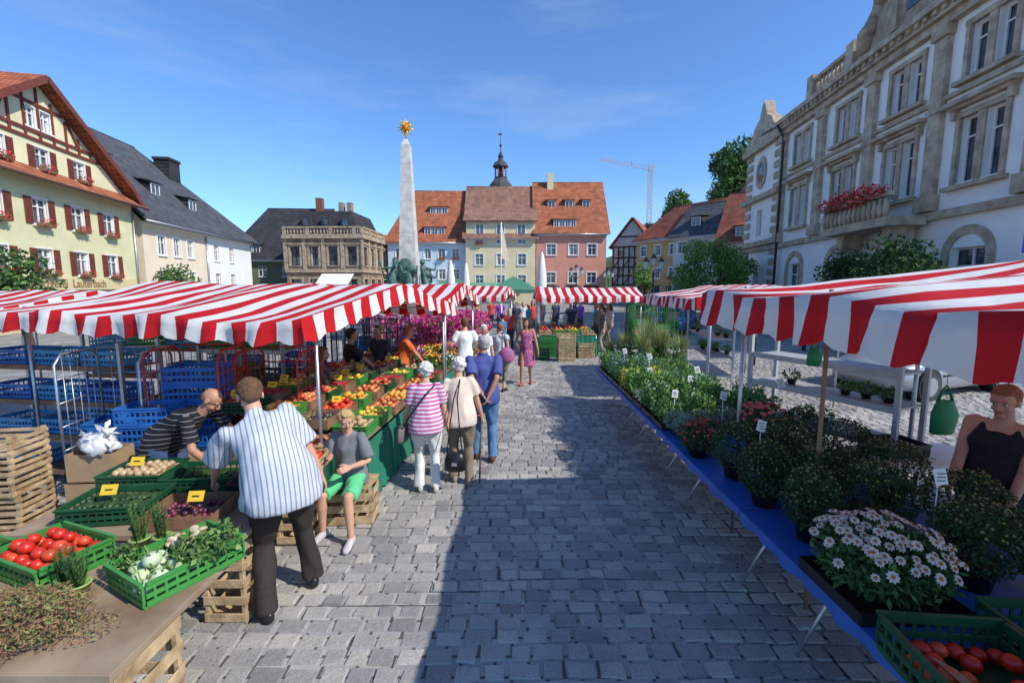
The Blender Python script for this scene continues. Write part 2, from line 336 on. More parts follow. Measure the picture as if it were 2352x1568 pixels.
    for q in(-1,1):
        Hm.ball(h3(q*.011,.09,-.024),(.008,.009,.007),skin,8,6,B); Hm.ball(h3(q*.075,-.008,-.002),(.01,.02,.032),skin,10,8,B); Hm.ball(h3(q*.036,.058,-.03),(.02,.02,.02),skin,10,8,B); Hm.ball(h3(q*.03,.072,.031),(.024,.012,.009),skin,10,6,B)
    rem(Hm,.0055 if fine else .009,e,'head',skin,2)
    FB=MB()
    for q in(-1,1):
        FB.ball(h3(q*.03,.073,.008),(.0135,.008,.007),EYW,10,6,B); FB.ball(h3(q*.03,.0795,.008),(.006,.003,.006),EYD,8,6,B); FB.ball(h3(q*.031,.0825,.032),(.018,.004,.0035),hair,8,5,B); FB.ball(h3(q*.03,.0755,.0165),(.0145,.007,.003),skin,8,5,B)
    FB.ball(h3(0,.084,-.053),(.021,.006,.0035),LIP,10,6,B); FB.ball(h3(0,.083,-.060),(.018,.006,.004),LIP,10,6,B); link('face',FB.mesh('face'),e)
    R_=MB()
    if hs!='bald':
        R_.ball(h3(0,-.028,.042),(.081,.09,.086),hair,20,14,B); R_.ball(h3(0,-.05,.0),(.07,.055,.068),hair,16,10,B); R_.ball(h3(0,.03,.09),(.058,.045,.028),hair,12,8,B)
        for q in(-1,1): R_.ball(h3(q*.066,-.02,.04),(.018,.04,.04),hair,10,8,B)
    if hs=='curly':
        for i in range(80):
            a=U(0,6.28);ph=U(0,2.0); d=V((sin(ph)*cos(a)*.085,-.03+sin(ph)*sin(a)*.09,.035+cos(ph)*.088))
            if d.y>.04 and d.z<.08: continue
            R_.ball(h3(*d),U(.012,.022),hair,8,6)
    if hs=='long':
        R_.tube([h3(0,-.05,.06),h3(0,-.085,-.05),h3(0,-.09,-.17),h3(0,-.07,-.27)],[.06,.075,.075,.03],hair,12,round_=True)
        for q in(-1,1): R_.tube([h3(q*.06,.0,.05),h3(q*.075,-.01,-.05),h3(q*.07,-.02,-.17)],[.03,.026,.015],hair,8,round_=True)
    if hs=='mop':
        for i in range(90):
            a=U(0,6.28);ph=U(0,1.9); d=V((sin(ph)*cos(a)*.08,-.02+sin(ph)*sin(a)*.085,.04+cos(ph)*.084))
            if d.y>.045 and d.z<.06: continue
            p=h3(*d); R_.tube([p,p+B@V((d.x*.3+U(-.01,.01),.012,-.03))],[.013,.006],hair,6,round_=True)
    if hs=='bald': R_.ball(h3(0,-.045,.0),(.075,.062,.05),hair,14,8,B)
    rem(R_,.0065 if fine else .01,e,'hair',hair,1,.004,45)
    HN=MB()
    for i,q in enumerate((-1,1)):
        w_=WR[i]; d=(w_-EL[i]).normalized(); inn=(-sd*q*.8+fw*.1-Z*.3*max(0,d.dot(fw))*2); nrm=(inn-d*inn.dot(d)).normalized(); wd=d.cross(nrm).normalized()
        if wd.dot(fw+Z*d.dot(fw))<0: wd=-wd
        HN.loft([(w_-d*.02,wd,nrm,.026,.022),(w_+d*.02,wd,nrm,.032,.017),(w_+d*.06,wd,nrm,.04,.015),(w_+d*.088,wd,nrm,.04,.012)],skin,12)
        for k,(off,l) in enumerate(((.03,.072),(.01,.08),(-.011,.075),(-.03,.058))):
            p=w_+d*.08+wd*off; a1=curl*.5; a2=curl*1.3; d1=(d*cos(a1)+nrm*sin(a1)); d2=(d*cos(a2)+nrm*sin(a2)); p2=p+d1*l*.5; HN.tube([p,p2,p2+d2*l*.32,p2+d2*l*.5],[.0095,.009,.008,.007],skin,8,round_=True)
        p=w_+d*.03+wd*.03; d1=(d*.65+wd*.65+nrm*.35).normalized(); p2=p+d1*.04; HN.tube([p,p2,p2+(d*.8+wd*.2+nrm*.5).normalized()*.03],[.014,.0115,.009],skin,8,round_=True)
    if fine: rem(HN,.0045,e,'hands',skin,1)
    else: link('hands',HN.mesh('hands'),e)
    return e
def cloth(n,c,v=.12): return mat(n,c,.85,v,5,bump=.25,bscale=60)
SHW=stripemat('blue_striped_shirt_cloth',(.56,.58,.63),(.22,.27,.37),.030,.28,'x',0); SHP=stripemat('pink_striped_jersey',(.72,.62,.68),(.55,.09,.3),.05,.45,'z',0); SHK=stripemat('black_striped_jersey',(.012,.013,.018),(.25,.25,.25),.045,.12,'z',0)
person('man_in_striped_shirt',(-1.70,3.20),38,1.88,lean=.52,side=-.24,shirt=SHW,pants=cloth('black_brown_trousers',(.03,.024,.02)),hair=HB,skin=SK,sleeve=.95,hL=(-.35,.55,.80),hR=(.36,.1,.66),fL=(-.15,-.08),fR=(.2,.12),fat=1.22,hemr=.045,pitch=-25,pz=.92,pxy=(0,-.05),hs='short',shr=1.2,collar=1)
person('bending_man_in_black_stripes',(-3.3,4.25),-85,1.75,lean=1.0,shirt=SHK,pants=cloth('blue_jeans',(.04,.07,.16)),hair=HB,skin=SKT,sleeve=.8,hL=(-.2,.55,.78),hR=(.2,.5,.72),fat=1.2,pxy=(0,-.1),pz=.92,pitch=-30,hs='bald',shr=1.1)
person('seated_boy',(-1.62,4.42),172,1.52,lean=.12,shirt=cloth('grey_tshirt',(.17,.18,.19)),pants=cloth('green_shorts',(.10,.50,.22)),hair=HBL,shoes=cloth('light_sneakers',(.45,.42,.42)),sleeve=.85,leg=.46,hL=(-.16,.34,.82),hR=(.12,.28,.90),fL=(-.2,.46,.085),fR=(.17,.38,.085),pz=.62,yaw=40,pitch=-15,hs='mop',knee=(0,.6,1),hemr=.02,curl=.9)
person('woman_in_pink_stripes',(-1.0,5.15),12,1.58,shirt=SHP,pants=cloth('white_trousers',(.66,.65,.62)),hair=HW,shoes=cloth('beige_shoes',(.5,.47,.42)),sleeve=.8,hL=(-.28,.12,.86),hR=(.29,.06,.82),fL=(-.1,.02),fR=(.11,-.04),fat=1.16,yaw=20,hs='curly',hemr=.02,lean=.06,shr=.97)
person('woman_in_cream_blouse',(-.62,5.38),8,1.60,shirt=cloth('cream_blouse',(.68,.56,.46)),pants=cloth('khaki_trousers',(.20,.16,.11)),hair=HW,shoes=cloth('tan_shoes',(.3,.24,.18)),sleeve=.75,hL=(-.29,.05,.85),hR=(.3,.14,.82),fL=(-.1,.05),fR=(.1,-.06),fat=1.12,yaw=25,hs='curly',hemr=.02,lean=.12,side=-.05,shr=.95)
person('man_in_blue_polo',(-.39,6.1),5,1.80,shirt=cloth('blue_polo',(.06,.085,.26)),pants=cloth('blue_jeans_light',(.08,.18,.34)),hair=HG,shoes=cloth('brown_shoes',(.12,.06,.03)),sleeve=.85,hL=(-.02,-.2,.95),hR=(.06,-.21,.93),fL=(-.1,.1),fR=(.12,-.06),fat=1.18,yaw=25,hs='short',hemr=.02,shr=1.12,skin=SKT,collar=1)
V2=dict(vox=.02,fine=False)
person('man_in_white_shirt',(-1.0,9.6),20,1.8,shirt=cloth('white_shirt',(.7,.7,.7)),pants=cloth('grey_trousers',(.12,.12,.13)),hair=HB,hL=(-.3,.2,1.0),hR=(.3,.1,.9),**V2)
person('woman_with_white_hair',(-.62,9.9),-150,1.62,shirt=cloth('pale_shirt',(.6,.6,.62)),pants=cloth('beige_trousers',(.4,.33,.25)),hair=HW,hs='curly',**V2)
person('woman_with_shoulder_bag',(-.28,10.3),-20,1.62,shirt=cloth('white_vest',(.6,.58,.58)),pants=cloth('khaki_capris',(.18,.16,.12)),hair=HR,leg=.8,sleeve=.3,yaw=30,**V2)
person('woman_in_colourful_dress',(.36,11.1),175,1.68,shirt=mat('floral_dress_cloth',(.06,.05,.25),.8,.2,22,col2=(.65,.15,.2)),pants=BLK,hair=HK,hs='long',skin=SKT,sleeve=0,dress=1,hL=(-.3,.1,.85),hR=(.24,.1,1.0),fR=(.12,.2),fL=(-.1,-.1),shoes=mat('red_sandals',(.4,.06,.03),.6,.1),yaw=-25,**V2)
person('vendor_in_black',(-2.75,7.7),-60,1.75,shirt=cloth('black_tshirt',(.015,.015,.018)),pants=BLK,hair=HK,skin=SKT,sleeve=.8,hL=(-.2,.35,1.0),hR=(.2,.4,.95),**V2)
person('vendor_in_brown_top',(-2.95,6.5),-80,1.62,lean=.35,shirt=cloth('brown_top',(.15,.08,.05)),pants=BLK,hair=HB,hs='long',skin=SKT,sleeve=.9,hL=(-.2,.5,.85),hR=(.2,.5,.85),**V2)
person('vendor_in_dark_shirt',(-2.45,8.4),150,1.75,shirt=cloth('dark_shirt',(.03,.03,.04)),pants=BLK,hair=HK,skin=SKT,**V2)
person('vendor_in_orange_shirt',(-2.1,8.6),-70,1.72,lean=.2,shirt=cloth('orange_shirt',(.6,.13,.03)),pants=BLK,hair=HR,skin=SKT,hL=(-.2,.45,.95),hR=(.2,.45,.9),**V2)
person('woman_in_black_tank_top',(3.62,3.25),112,1.74,shirt=cloth('black_tank',(.012,.012,.015)),pants=cloth('black_skirt',(.015,.015,.02)),hair=HR,hs='short',skin=mat('skin_rosy',(.50,.25,.17),.55,.08,8),sleeve=0,hL=(-.16,.22,.86),hR=(.14,.30,.92),fat=1.3,pitch=-15,shr=1.08,curl=1.0,bust=.1)
cols=[(.5,.05,.05),(.04,.05,.09),(.6,.6,.6),(.25,.06,.4),(.05,.3,.35),(.1,.1,.1),(.35,.25,.15),(.03,.15,.3),(.6,.4,.3)]
for i,(x,y,hd) in enumerate(((-.1,17.5,10),(.2,21,160),(.6,24,20),(-.6,23,0),(3.6,19.5,60),(4.3,20.5,-90),(4.4,22,0),(3.2,24,30),(1.8,26,80),(-1.2,26,10),(2.6,20.0,180),(.0,29,0),(3.4,22.5,120),(.7,19.5,-70),(3.35,16.6,90),(3.5,17.8,80),(-.3,14.2,60),(-1.6,21,-60),(1.0,22.3,200),(2.2,23,30),(4.0,18.6,110))):
    person('market_visitor',(x,y),hd,U(1.6,1.8),shirt=cloth('visitor_top_%d'%(i%9),cols[i%9]),pants=cloth('visitor_trousers_%d'%(i%3),[(.03,.04,.07),(.1,.09,.08),(.3,.26,.2)][i%3]),hair=random.choice((HB,HK,HG,HBL)),vox=.03,fine=False,hs=random.choice(('short','short','long')),yaw=U(-30,30),fL=(-.1,U(-.15,.15)),fR=(.1,U(-.15,.15)))
print('PEOPLE',time.time()-T0)
LE=mat('black_leather',(.012,.012,.014),.35,.2)
o=OB('black_handbag',(-.66,5.05,0)); o['bag'].loft([((0,0,.28),(1,0,0),(0,1,0),.10,.035),((0,0,.3),(1,0,0),(0,1,0),.125,.055),((0,0,.42),(1,0,0),(0,1,0),.12,.05),((0,0,.5),(1,0,0),(0,1,0),.09,.03)],LE,14)
o['strap'].tube([(-.09,0,.48),(-.06,.06,.8),(-.02,.14,1.1),(.05,.2,1.32)],.008,LE,6); o['strap'].tube([(.09,0,.48),(.05,.06,.8),(.02,.14,1.1),(.05,.2,1.32)],.008,LE,6); o['buckle'].bx(-.03,.03,-.062,-.055,.36,.40,MET); o.done()
o=OB('walking_cane',(-.4,5.35,0)); o['stick'].tube([(0,0,0),(.03,.06,.8),(.02,.1,.83),(-.05,.08,.82)],.011,WOODD,8); o.done()
o=OB('shoulder_strap_bag',(-1.0,5.15,0)); o['strap'].tube([(.13,-.1,1.3),(.0,-.19,1.15),(-.15,-.2,.95),(-.24,-.1,.8)],.01,LE,6); o['bag'].loft([((-.27,-.02,.6),(.3,1,0),(1,-.3,0),.09,.03),((-.27,-.02,.64),(.3,1,0),(1,-.3,0),.12,.045),((-.26,-.02,.8),(.3,1,0),(1,-.3,0),.11,.035)],mat('grey_bag',(.12,.11,.1),.7,.1)); o.done()
o=OB('colourful_shoulder_bag',(-.12,10.15,.75)); o['bag'].ball((0,0,.1),(.17,.09,.2),mat('patterned_bag',(.1,.15,.4),.7,.2,14,col2=(.6,.1,.2)),10,8); o['strap'].tube([(0,0,.28),(-.12,.05,.62)],.012,LE,5); o.done()

# ------------------------------------------------------------ ground
gm=brickmat('cobble_paving',(.36,.35,.33),(.28,.275,.27),(.10,.095,.085),.22,.16,'xy',.012,.75,.6)
gb=MB(); gb.add([(-700,-300,-.012),(700,-300,-.012),(700,1200,-.012),(-700,1200,-.012)],[(0,1,2,3)],gm)
link('ground',gb.mesh('ground'))
def settmat():
    m=bpy.data.materials.new('granite_setts'); m.use_nodes=True; N=m.node_tree.nodes; L=m.node_tree.links; b=N['Principled BSDF']
    b.inputs['Roughness'].default_value=.62; b.inputs['Specular IOR Level'].default_value=.35
    g=N.new('ShaderNodeNewGeometry'); cr=N.new('ShaderNodeValToRGB'); E=cr.color_ramp.elements
    E[0].color=(.22,.215,.21,1); E[1].color=(.44,.41,.36,1)
    e=E.new(.35); e.color=(.31,.30,.285,1); e=E.new(.7); e.color=(.36,.345,.32,1)
    L.new(g.outputs['Random Per Island'],cr.inputs[0])
    tc=N.new('ShaderNodeTexCoord'); no=N.new('ShaderNodeTexNoise'); no.inputs['Scale'].default_value=.7; no.inputs['Detail'].default_value=9; no.inputs['Roughness'].default_value=.7
    L.new(tc.outputs['Object'],no.inputs['Vector']); mp=N.new('ShaderNodeMapRange'); mp.inputs[1].default_value=.3; mp.inputs[2].default_value=.7; mp.inputs[3].default_value=.7; mp.inputs[4].default_value=1.18
    L.new(no.outputs['Fac'],mp.inputs[0])
    n3=N.new('ShaderNodeTexNoise'); n3.inputs['Scale'].default_value=120; n3.inputs['Detail'].default_value=3; L.new(tc.outputs['Object'],n3.inputs['Vector'])
    m3=N.new('ShaderNodeMapRange'); m3.inputs[1].default_value=.35; m3.inputs[2].default_value=.65; m3.inputs[3].default_value=.78; m3.inputs[4].default_value=1.17; L.new(n3.outputs['Fac'],m3.inputs[0])
    ml=N.new('ShaderNodeMath'); ml.operation='MULTIPLY'; L.new(mp.outputs[0],ml.inputs[0]); L.new(m3.outputs[0],ml.inputs[1])
    sv=N.new('ShaderNodeVectorMath'); sv.operation='SCALE'; L.new(cr.outputs[0],sv.inputs[0]); L.new(ml.outputs[0],sv.inputs['Scale']); L.new(sv.outputs[0],b.inputs['Base Color'])
    n2=N.new('ShaderNodeTexNoise'); n2.inputs['Scale'].default_value=28; n2.inputs['Detail'].default_value=6; L.new(tc.outputs['Object'],n2.inputs['Vector'])
    bp=N.new('ShaderNodeBump'); bp.inputs['Strength'].default_value=.6; bp.inputs['Distance'].default_value=.012; L.new(n2.outputs['Fac'],bp.inputs['Height']); L.new(bp.outputs['Normal'],b.inputs['Normal'])
    return m
SM=settmat(); sb=MB(); y=.6; row=0
while y<33:
    h=U(.12,.155)
    x=-8+U(-.2,.0)
    while x<12:
        wd=U(.14,.235); g=.008
        wy=.03*sin(x*.9+row*.05)+.03*noise.noise(V((x*.8,y*.5,3)))
        j=lambda a:U(-a,a)
        z=j(.005); tx=j(.004); ty=j(.004)
        x0,x1,y0,y1=x+g,x+wd-g,y+g+wy,y+h-g+wy
        cs=[(x0+j(.009),y0+j(.009)),(x1+j(.009),y0+j(.009)),(x1+j(.009),y1+j(.009)),(x0+j(.009),y1+j(.009))]
        cx=(x0+x1)/2;cy=(y0+y1)/2
        top=[(cx+(a-cx)*.87,cy+(c-cy)*.84,z+tx*(1 if a>cx else -1)+ty*(1 if c>cy else -1)) for a,c in cs]
        vs=[(a,c,-.020) for a,c in cs]+top
        sb.add(vs,[(4,5,6,7),(0,1,5,4),(1,2,6,5),(2,3,7,6),(3,0,4,7)],SM)
        x+=wd
    y+=h; row+=1
link('cobblestone_pavement',sb.mesh('cobblestone_pavement'))

# ------------------------------------------------------------ buildings
def facade(mb,W,H,ops,mt,z0=0,rec=.16,x0=0):
    xs=sorted({x0,W}|{o[0]-o[2]/2 for o in ops}|{o[0]+o[2]/2 for o in ops}); zs=sorted({z0,H}|{o[1]-o[3]/2 for o in ops}|{o[1]+o[3]/2 for o in ops})
    xs=[x for x in xs if x0<=x<=W]; zs=[z for z in zs if z0<=z<=H]
    for i in range(len(xs)-1):
        for k in range(len(zs)-1):
            cx=(xs[i]+xs[i+1])/2; cz=(zs[k]+zs[k+1])/2
            if any(abs(cx-o[0])<o[2]/2 and abs(cz-o[1])<o[3]/2 for o in ops): continue
            mb.add([(xs[i],0,zs[k]),(xs[i+1],0,zs[k]),(xs[i+1],0,zs[k+1]),(xs[i],0,zs[k+1])],[(0,1,2,3)],mt)
    for o in ops:
        a,b,c,d=o[0]-o[2]/2,o[0]+o[2]/2,o[1]-o[3]/2,o[1]+o[3]/2
        for q in [((a,0,c),(a,rec,c),(a,rec,d),(a,0,d)),((b,0,d),(b,rec,d),(b,rec,c),(b,0,c)),((a,0,d),(a,rec,d),(b,rec,d),(b,0,d)),((a,0,c),(b,0,c),(b,rec,c),(a,rec,c))]:
            mb.add(q,[(0,1,2,3)],mt)
CURT=mat('curtain',(.55,.55,.52),.9,.1,4)
REDF=[mat('red_geranium',(.55,.02,.03),.7,.3,20),mat('red_geranium_light',(.65,.08,.07),.7,.2,20)]
def window(o,x,z,w,h,frame=WHT,cols=2,trim=None,shut=None,box=False,rec=.16,tw=.12,sill=True,trans=.68,hood=False):
    g=o['window_glass']; f=o['window_frames']
    g.T=f.T=o.T
    g.add([(x-w/2,rec-.02,z-h/2),(x+w/2,rec-.02,z-h/2),(x+w/2,rec-.02,z+h/2),(x-w/2,rec-.02,z+h/2)],[(0,1,2,3)],GLASS)
    if random.random()<.45:
        cw=w*U(.12,.25)
        for sx in(-1,1): g.bx(x+sx*(w/2-cw),x+sx*w/2,rec-.035,rec-.026,z-h/2,z+h/2,CURT)
    t=.07; y0,y1=rec-.1,rec-.04
    for a in(-1,1):
        f.bx(x+a*(w/2-t),x+a*w/2,y0,y1,z-h/2,z+h/2,frame); f.bx(x-w/2+t,x+w/2-t,y0,y1,z+a*h/2,z+a*(h/2-t),frame)
    for c in range(1,cols): f.bx(x-w/2+w*c/cols-t*.5,x-w/2+w*c/cols+t*.5,y0,y1,z-h/2+t,z+h/2-t,frame)
    if trans: f.bx(x-w/2+t,x+w/2-t,y0-.004,y1-.006,z-h/2+h*trans-.03,z-h/2+h*trans+.03,frame)
    if trim:
        tr=o['window_surrounds']; tr.T=o.T
        for a in(-1,1): tr.bx(x+a*w/2,x+a*(w/2+tw),-.05,.04,z-h/2,z+h/2,trim)
        tr.bx(x-w/2-tw,x+w/2+tw,-.053,.04,z+h/2,z+h/2+tw,trim)
        if hood: tr.bx(x-w/2-tw*1.6,x+w/2+tw*1.6,-.22,.04,z+h/2+tw+.002,z+h/2+tw+.14,trim)
    if sill:
        tr=o['window_sills']; tr.T=o.T; tr.bx(x-w/2-.1,x+w/2+.1,-.12,.04,z-h/2-.1,z-h/2-.002,trim or frame)
    if shut:
        s=o['shutters']; s.T=o.T; sw=w*.46
        for a in(-1,1):
            xa=x+a*(w/2+.04); xb=xa+a*sw
            s.bx(min(xa,xb),max(xa,xb),-.07,-.03,z-h/2,z+h/2,shut)
            n=9
            for i in range(n): zz=z-h/2+h*(i+.5)/n; s.bx(min(xa,xb)+.05,max(xa,xb)-.05,-.085,-.072,zz-h/n*.3,zz+h/n*.3,shut)
    if box:
        p=o['flower_boxes']; p.T=o.T; p.bx(x-w/2,x+w/2,-.36,-.14,z-h/2-.12,z-h/2+.05,WOODD)
        p.leaves((x,-.27,z-h/2+.08),(w*.58,.2,.2),70,.13,LEAF,.3)
        p.leaves((x,-.32,z-h/2+.08),(w*.62,.2,.26),110,.11,REDF,.5)
def simple_house(name,loc,rz,W,D,H,RH,wall,roof,rows,cols,ww=1.0,wh=1.4,hipL=0,hipR=0,trim=None,z1=4.2,dz=2.8,dorm=0,frame=WHT,gf=True,dormmat=None,boxp=0,over=.45,band=None):
    o=OB(name,loc,rz); o.T=None
    ops=[]
    xs=[W*(i+.5)/cols for i in range(cols)] if isinstance(cols,int) else cols
    for r in range(rows):
        for x in xs: ops.append((x,z1+dz*r,ww,wh))
    gops=[(x,1.35,W/len(xs)*.7,2.3) for x in xs] if gf else []
    facade(o['walls'],W,H,ops+gops,wall)
    for x,z,a,b in ops: window(o,x,z,a,b,frame,2,trim=trim,box=random.random()<boxp)
    for x,z,a,b in gops: window(o,x,z,a,b,DARKM,3,sill=False)
    m=o['walls']
    m.add([(W,0,0),(W,D,0),(W,D,H),(W,0,H)],[(0,1,2,3)],wall); m.add([(0,0,0),(0,D,0),(0,D,H),(0,0,H)],[(3,2,1,0)],wall); m.add([(0,D,0),(W,D,0),(W,D,H),(0,D,H)],[(3,2,1,0)],wall)
    r=o['roof']; ov=over
    a=(-ov,-ov,H-.1);b=(W+ov,-ov,H-.1);c=(W+ov,D+ov,H-.1);d=(-ov,D+ov,H-.1)
    e=(hipL-ov if hipL else -ov,D/2,H+RH);f=(W-hipR+ov if hipR else W+ov,D/2,H+RH)
    r.slab([a,b,f,e],.15,roof); r.slab([c,d,e,f],.15,roof)
    if hipL: r.slab([d,a,e],.15,roof)
    else: m.add([(0,0,H),(0,D,H),(0,D/2,H+RH-.1)],[(0,1,2)],wall)
    if hipR: r.slab([b,c,f],.15,roof)
    else: m.add([(W,0,H),(W,D,H),(W,D/2,H+RH-.1)],[(0,1,2)],wall)
    o['ridge_tiles'].tube([V(e)+V((0,0,.12)),V(f)+V((0,0,.12))],.13,roof,6)
    o['cornice'].bx(-.1,W+.1,-.3,-.005,H-.32,H-.12,trim or WHT); o['gutter'].tube([(-ov,-ov-.08,H-.12),(W+ov,-ov-.08,H-.12)],.08,MET,6)
    if band: o['string_course'].bx(0,W,-.08,-.004,z1-wh/2-.75,z1-wh/2-.55,band)
    k=dorm if isinstance(dorm,list) else [(W*(i+.5)/dorm,.28) for i in range(dorm)]
    for q in k:
        x,fr=q[0],q[1]; dw=q[2] if len(q)>2 else 1.3
        z=H+RH*fr; yy=(D/2+ov)*fr-ov+.1; dh=1.15; dp=dh/(RH)*(D/2)+.8
        dm=dormmat or wall
        dd=o['dormers']; dd.bx(x-dw/2,x+dw/2,yy,yy+dp,z-.1,z+dh,dm)
        rr=o['dormer_roofs']; rr.slab([(x-dw/2-.2,yy-.25,z+dh),(x+dw/2+.2,yy-.25,z+dh),(x+dw/2+.2,yy+dp+.5,z+dh+.45),(x-dw/2-.2,yy+dp+.5,z+dh+.45)],.1,roof)
        nn=max(1,int(dw/.8))
        for i in range(nn):
            wx=x-dw/2+dw*(i+.5)/nn; hw=dw/nn*.36
            o['window_glass'].bx(wx-hw,wx+hw,yy-.03,yy-.01,z+.2,z+dh-.15,GLASS)
            for s_ in(-1,1): o['window_frames'].bx(wx+s_*hw,wx+s_*(hw+.08),yy-.06,yy-.012,z+.12,z+dh-.07,frame)
            o['window_frames'].bx(wx-.03,wx+.03,yy-.06,yy-.035,z+.2,z+dh-.15,frame); o['window_frames'].bx(wx-hw,wx+hw,yy-.06,yy-.012,z+dh-.15,z+dh-.07,frame); o['window_frames'].bx(wx-hw,wx+hw,yy-.06,yy-.012,z+.12,z+.2,frame)
    return o
def plaster(n,c): return mat(n,c,.9,.09,.6,bump=.12,bscale=25,detail=9)
YEL=plaster('pale_yellow_plaster',(.62,.60,.36)); TIMB=mat('oxblood_timber',(.16,.04,.025),.7,.2); CREAM=plaster('gable_cream_plaster',(.70,.64,.40))
o=OB('half_timbered_house',(-22.2,8.6,0),radians(102.2)); o.T=None
W,D,H=26.,14.,8.3
wx=[2.9*i+2.9 for i in range(8)]
ops=[(x,z,1.05,1.4) for x in wx for z in(3.75,6.45)]
facade(o['walls'],W,H,ops,YEL,z0=2.9)
for x,z,a,b in ops: window(o,x,z,a,b,WHT,2,trim=WHT,shut=TIMB,box=True,tw=.08)
gops=[(x,1.1,2.0,1.9) for x in wx]; facade(o['ground_floor'],W,2.9,gops,mat('shopfront_cream',(.6,.5,.3),.8,.1))
for x,z,a,b in gops: window(o,x,z,a,b,WOODD,2,sill=False)
o['sign_fascia'].bx(9,25.6,-.14,-.004,2.2,2.85,mat('sign_board',(.62,.52,.30),.7,.06))
t=textobj('Metzgerei  Lauterbach',.68,mat('sign_letters',(.25,.15,.07),.6,.1)); t.rotation_euler=(pi/2,0,0); t.location=(19.0,-.16,2.55); o.extra.append(t)
m=o['walls']; m.add([(W,0,0),(W,D,0),(W,D,H),(W,0,H)],[(0,1,2,3)],YEL); m.add([(0,0,0),(0,D,0),(0,D,H),(0,0,H)],[(3,2,1,0)],YEL)
xp,zp,hw=18.0,13.5,7.9
gw=[(15.1,9.35),(18.0,9.35),(20.9,9.35)]
def gable_hw(z): return hw*(zp+.0-z)/(zp-H)
gy=-.02
gops=[(x,z,1.0,1.15) for x,z in gw]+[(17.45,11.45,.75,1.05),(18.55,11.45,.75,1.05)]
lv=[H,8.77,9.93,10.35,10.92,11.98,zp]
for a,b in zip(lv[:-1],lv[1:]):
    ha,hb=gable_hw(a),gable_hw(b); row=[q for q in gops if q[1]-q[3]/2<(a+b)/2<q[1]+q[3]/2]
    if not row: o['gable_wall'].add([(xp-ha,gy,a),(xp+ha,gy,a),(xp+hb,gy,b),(xp-hb,gy,b)],[(0,1,2,3)],CREAM)
    else:
        ed=[(xp-ha,xp-hb)]
        for q in sorted(row): ed+=[(q[0]-q[2]/2,)*2,(q[0]+q[2]/2,)*2]
        ed+=[(xp+ha,xp+hb)]
        for i in range(0,len(ed),2): o['gable_wall'].add([(ed[i][0],gy,a),(ed[i+1][0],gy,a),(ed[i+1][1],gy,b),(ed[i][1],gy,b)],[(0,1,2,3)],CREAM)
for i,q in enumerate(gops): window(o,*q,WHT,2,trim=WHT,tw=.07,shut=TIMB if i<3 else None,box=i<3)
tb=o['timber_frame']
for z in(10.3,10.72,12.2): h_=gable_hw(z)-.15; tb.bx(xp-h_,xp+h_,-.1,-.03,z-.08,z+.08,TIMB)
for i in range(-6,7):
    x=xp+i*1.0; top=zp-(abs(x-xp))/hw*(zp-H)-.22
    if top>10.45: tb.bx(x-.07,x+.07,-.094,-.03,10.38,10.64,TIMB)
    if top>10.9 and i!=0: tb.bx(x-.07,x+.07,-.094,-.03,10.80,min(top,12.12),TIMB)
    if top>12.35: tb.bx(x-.07,x+.07,-.094,-.03,12.28,top,TIMB)
tb.bx(xp-.07,xp+.07,-.093,-.03,10.80,12.12,TIMB)
for s_ in(-1,1): tb.beam((xp+s_*2.9,-.07,10.8),(xp+s_*2.1,-.07,12.1),.05,.13,TIMB)
r=o['roof']
for s_ in(-1,1):
    pts=[(xp,zp+.15),(xp+s_*(hw*.62),zp-(zp-H)*.60+.2),(xp+s_*(hw*.9),zp-(zp-H)*.93+.55),(xp+s_*(hw+.4),H-.2)]
    for (xa,za),(xb,zb) in zip(pts[:-1],pts[1:]):
        r.slab([(xa,-.7,za),(xb,-.7,zb),(xb,D,zb),(xa,D,za)],.16,TILEY)
        o['verge_board'].beam((xa,-.72,za-.02),(xb,-.72,zb-.02),.07,.34,TIMB)
r.slab([(-1,.2,H+.1),(xp-3,.2,H+.1),(xp,6.9,zp),(-1,6.9,zp)],.15,TILEO)
r.slab([(-.3,-.75,H-.25),(W+.5,-.75,H-.25),(W+.5,.05,H+.42),(-.3,.05,H+.42)],.12,TILEO)
o['gutter'].tube([(-.3,-.85,H-.25),(W+.5,-.85,H-.25)],.09,mat('copper_gutter',(.14,.06,.04),.5,.1),6)
o['downpipe'].tube([(W-.15,-.12,H-.5),(W-.15,-.12,0)],.06,MET,6)
o.done()
CR=plaster('cream_plaster',(.68,.58,.44)); WP=plaster('white_plaster',(.72,.74,.72))
o=simple_house('cream_slate_roof_house',(-28.0,35.2,0),radians(97.3),18.6,15,7.4,8.3,CR,SLATE,2,[2.2,4.3,6.3,10.8,13.9],.95,1.5,hipR=7,z1=2.9,dz=2.75,dorm=[(2,.5,1.4),(5.5,.32,1.4),(10,.25,1.4)],dormmat=SLATD,gf=False,trim=WHT,over=.7)
o['white_wall'].bx(9.0,18.63,-.03,-.003,7.0,7.3,WP)
for a,b in((9.0,10.32),(11.28,13.42),(14.38,18.63)): o['white_wall'].bx(a,b,-.03,-.003,0,7.0,WP)
for x in(10.8,13.9):
    for a,b in((0,2.15),(3.65,4.9),(6.4,7.0)): o['white_wall'].bx(x-.48,x+.48,-.03,-.003,a,b,WP)
o['chimney'].bx(12.6,14.4,4.6,6.0,8.5,14.9,SLATD); o['chimney'].bx(12.5,14.5,4.5,6.1,14.9,15.15,SLATD)
o['downpipe'].tube([(8.9,-.1,7.2),(8.9,-.1,0)],.07,MET,6); o.done()
o=simple_house('dark_gabled_house',(-38.5,62,0),radians(4),12.5,11,6.0,7.4,plaster('dark_green_plaster',(.13,.15,.09)),SLATD,1,4,1,1.4,z1=4.4,dorm=[(3,.1,3.0)],hipL=4)
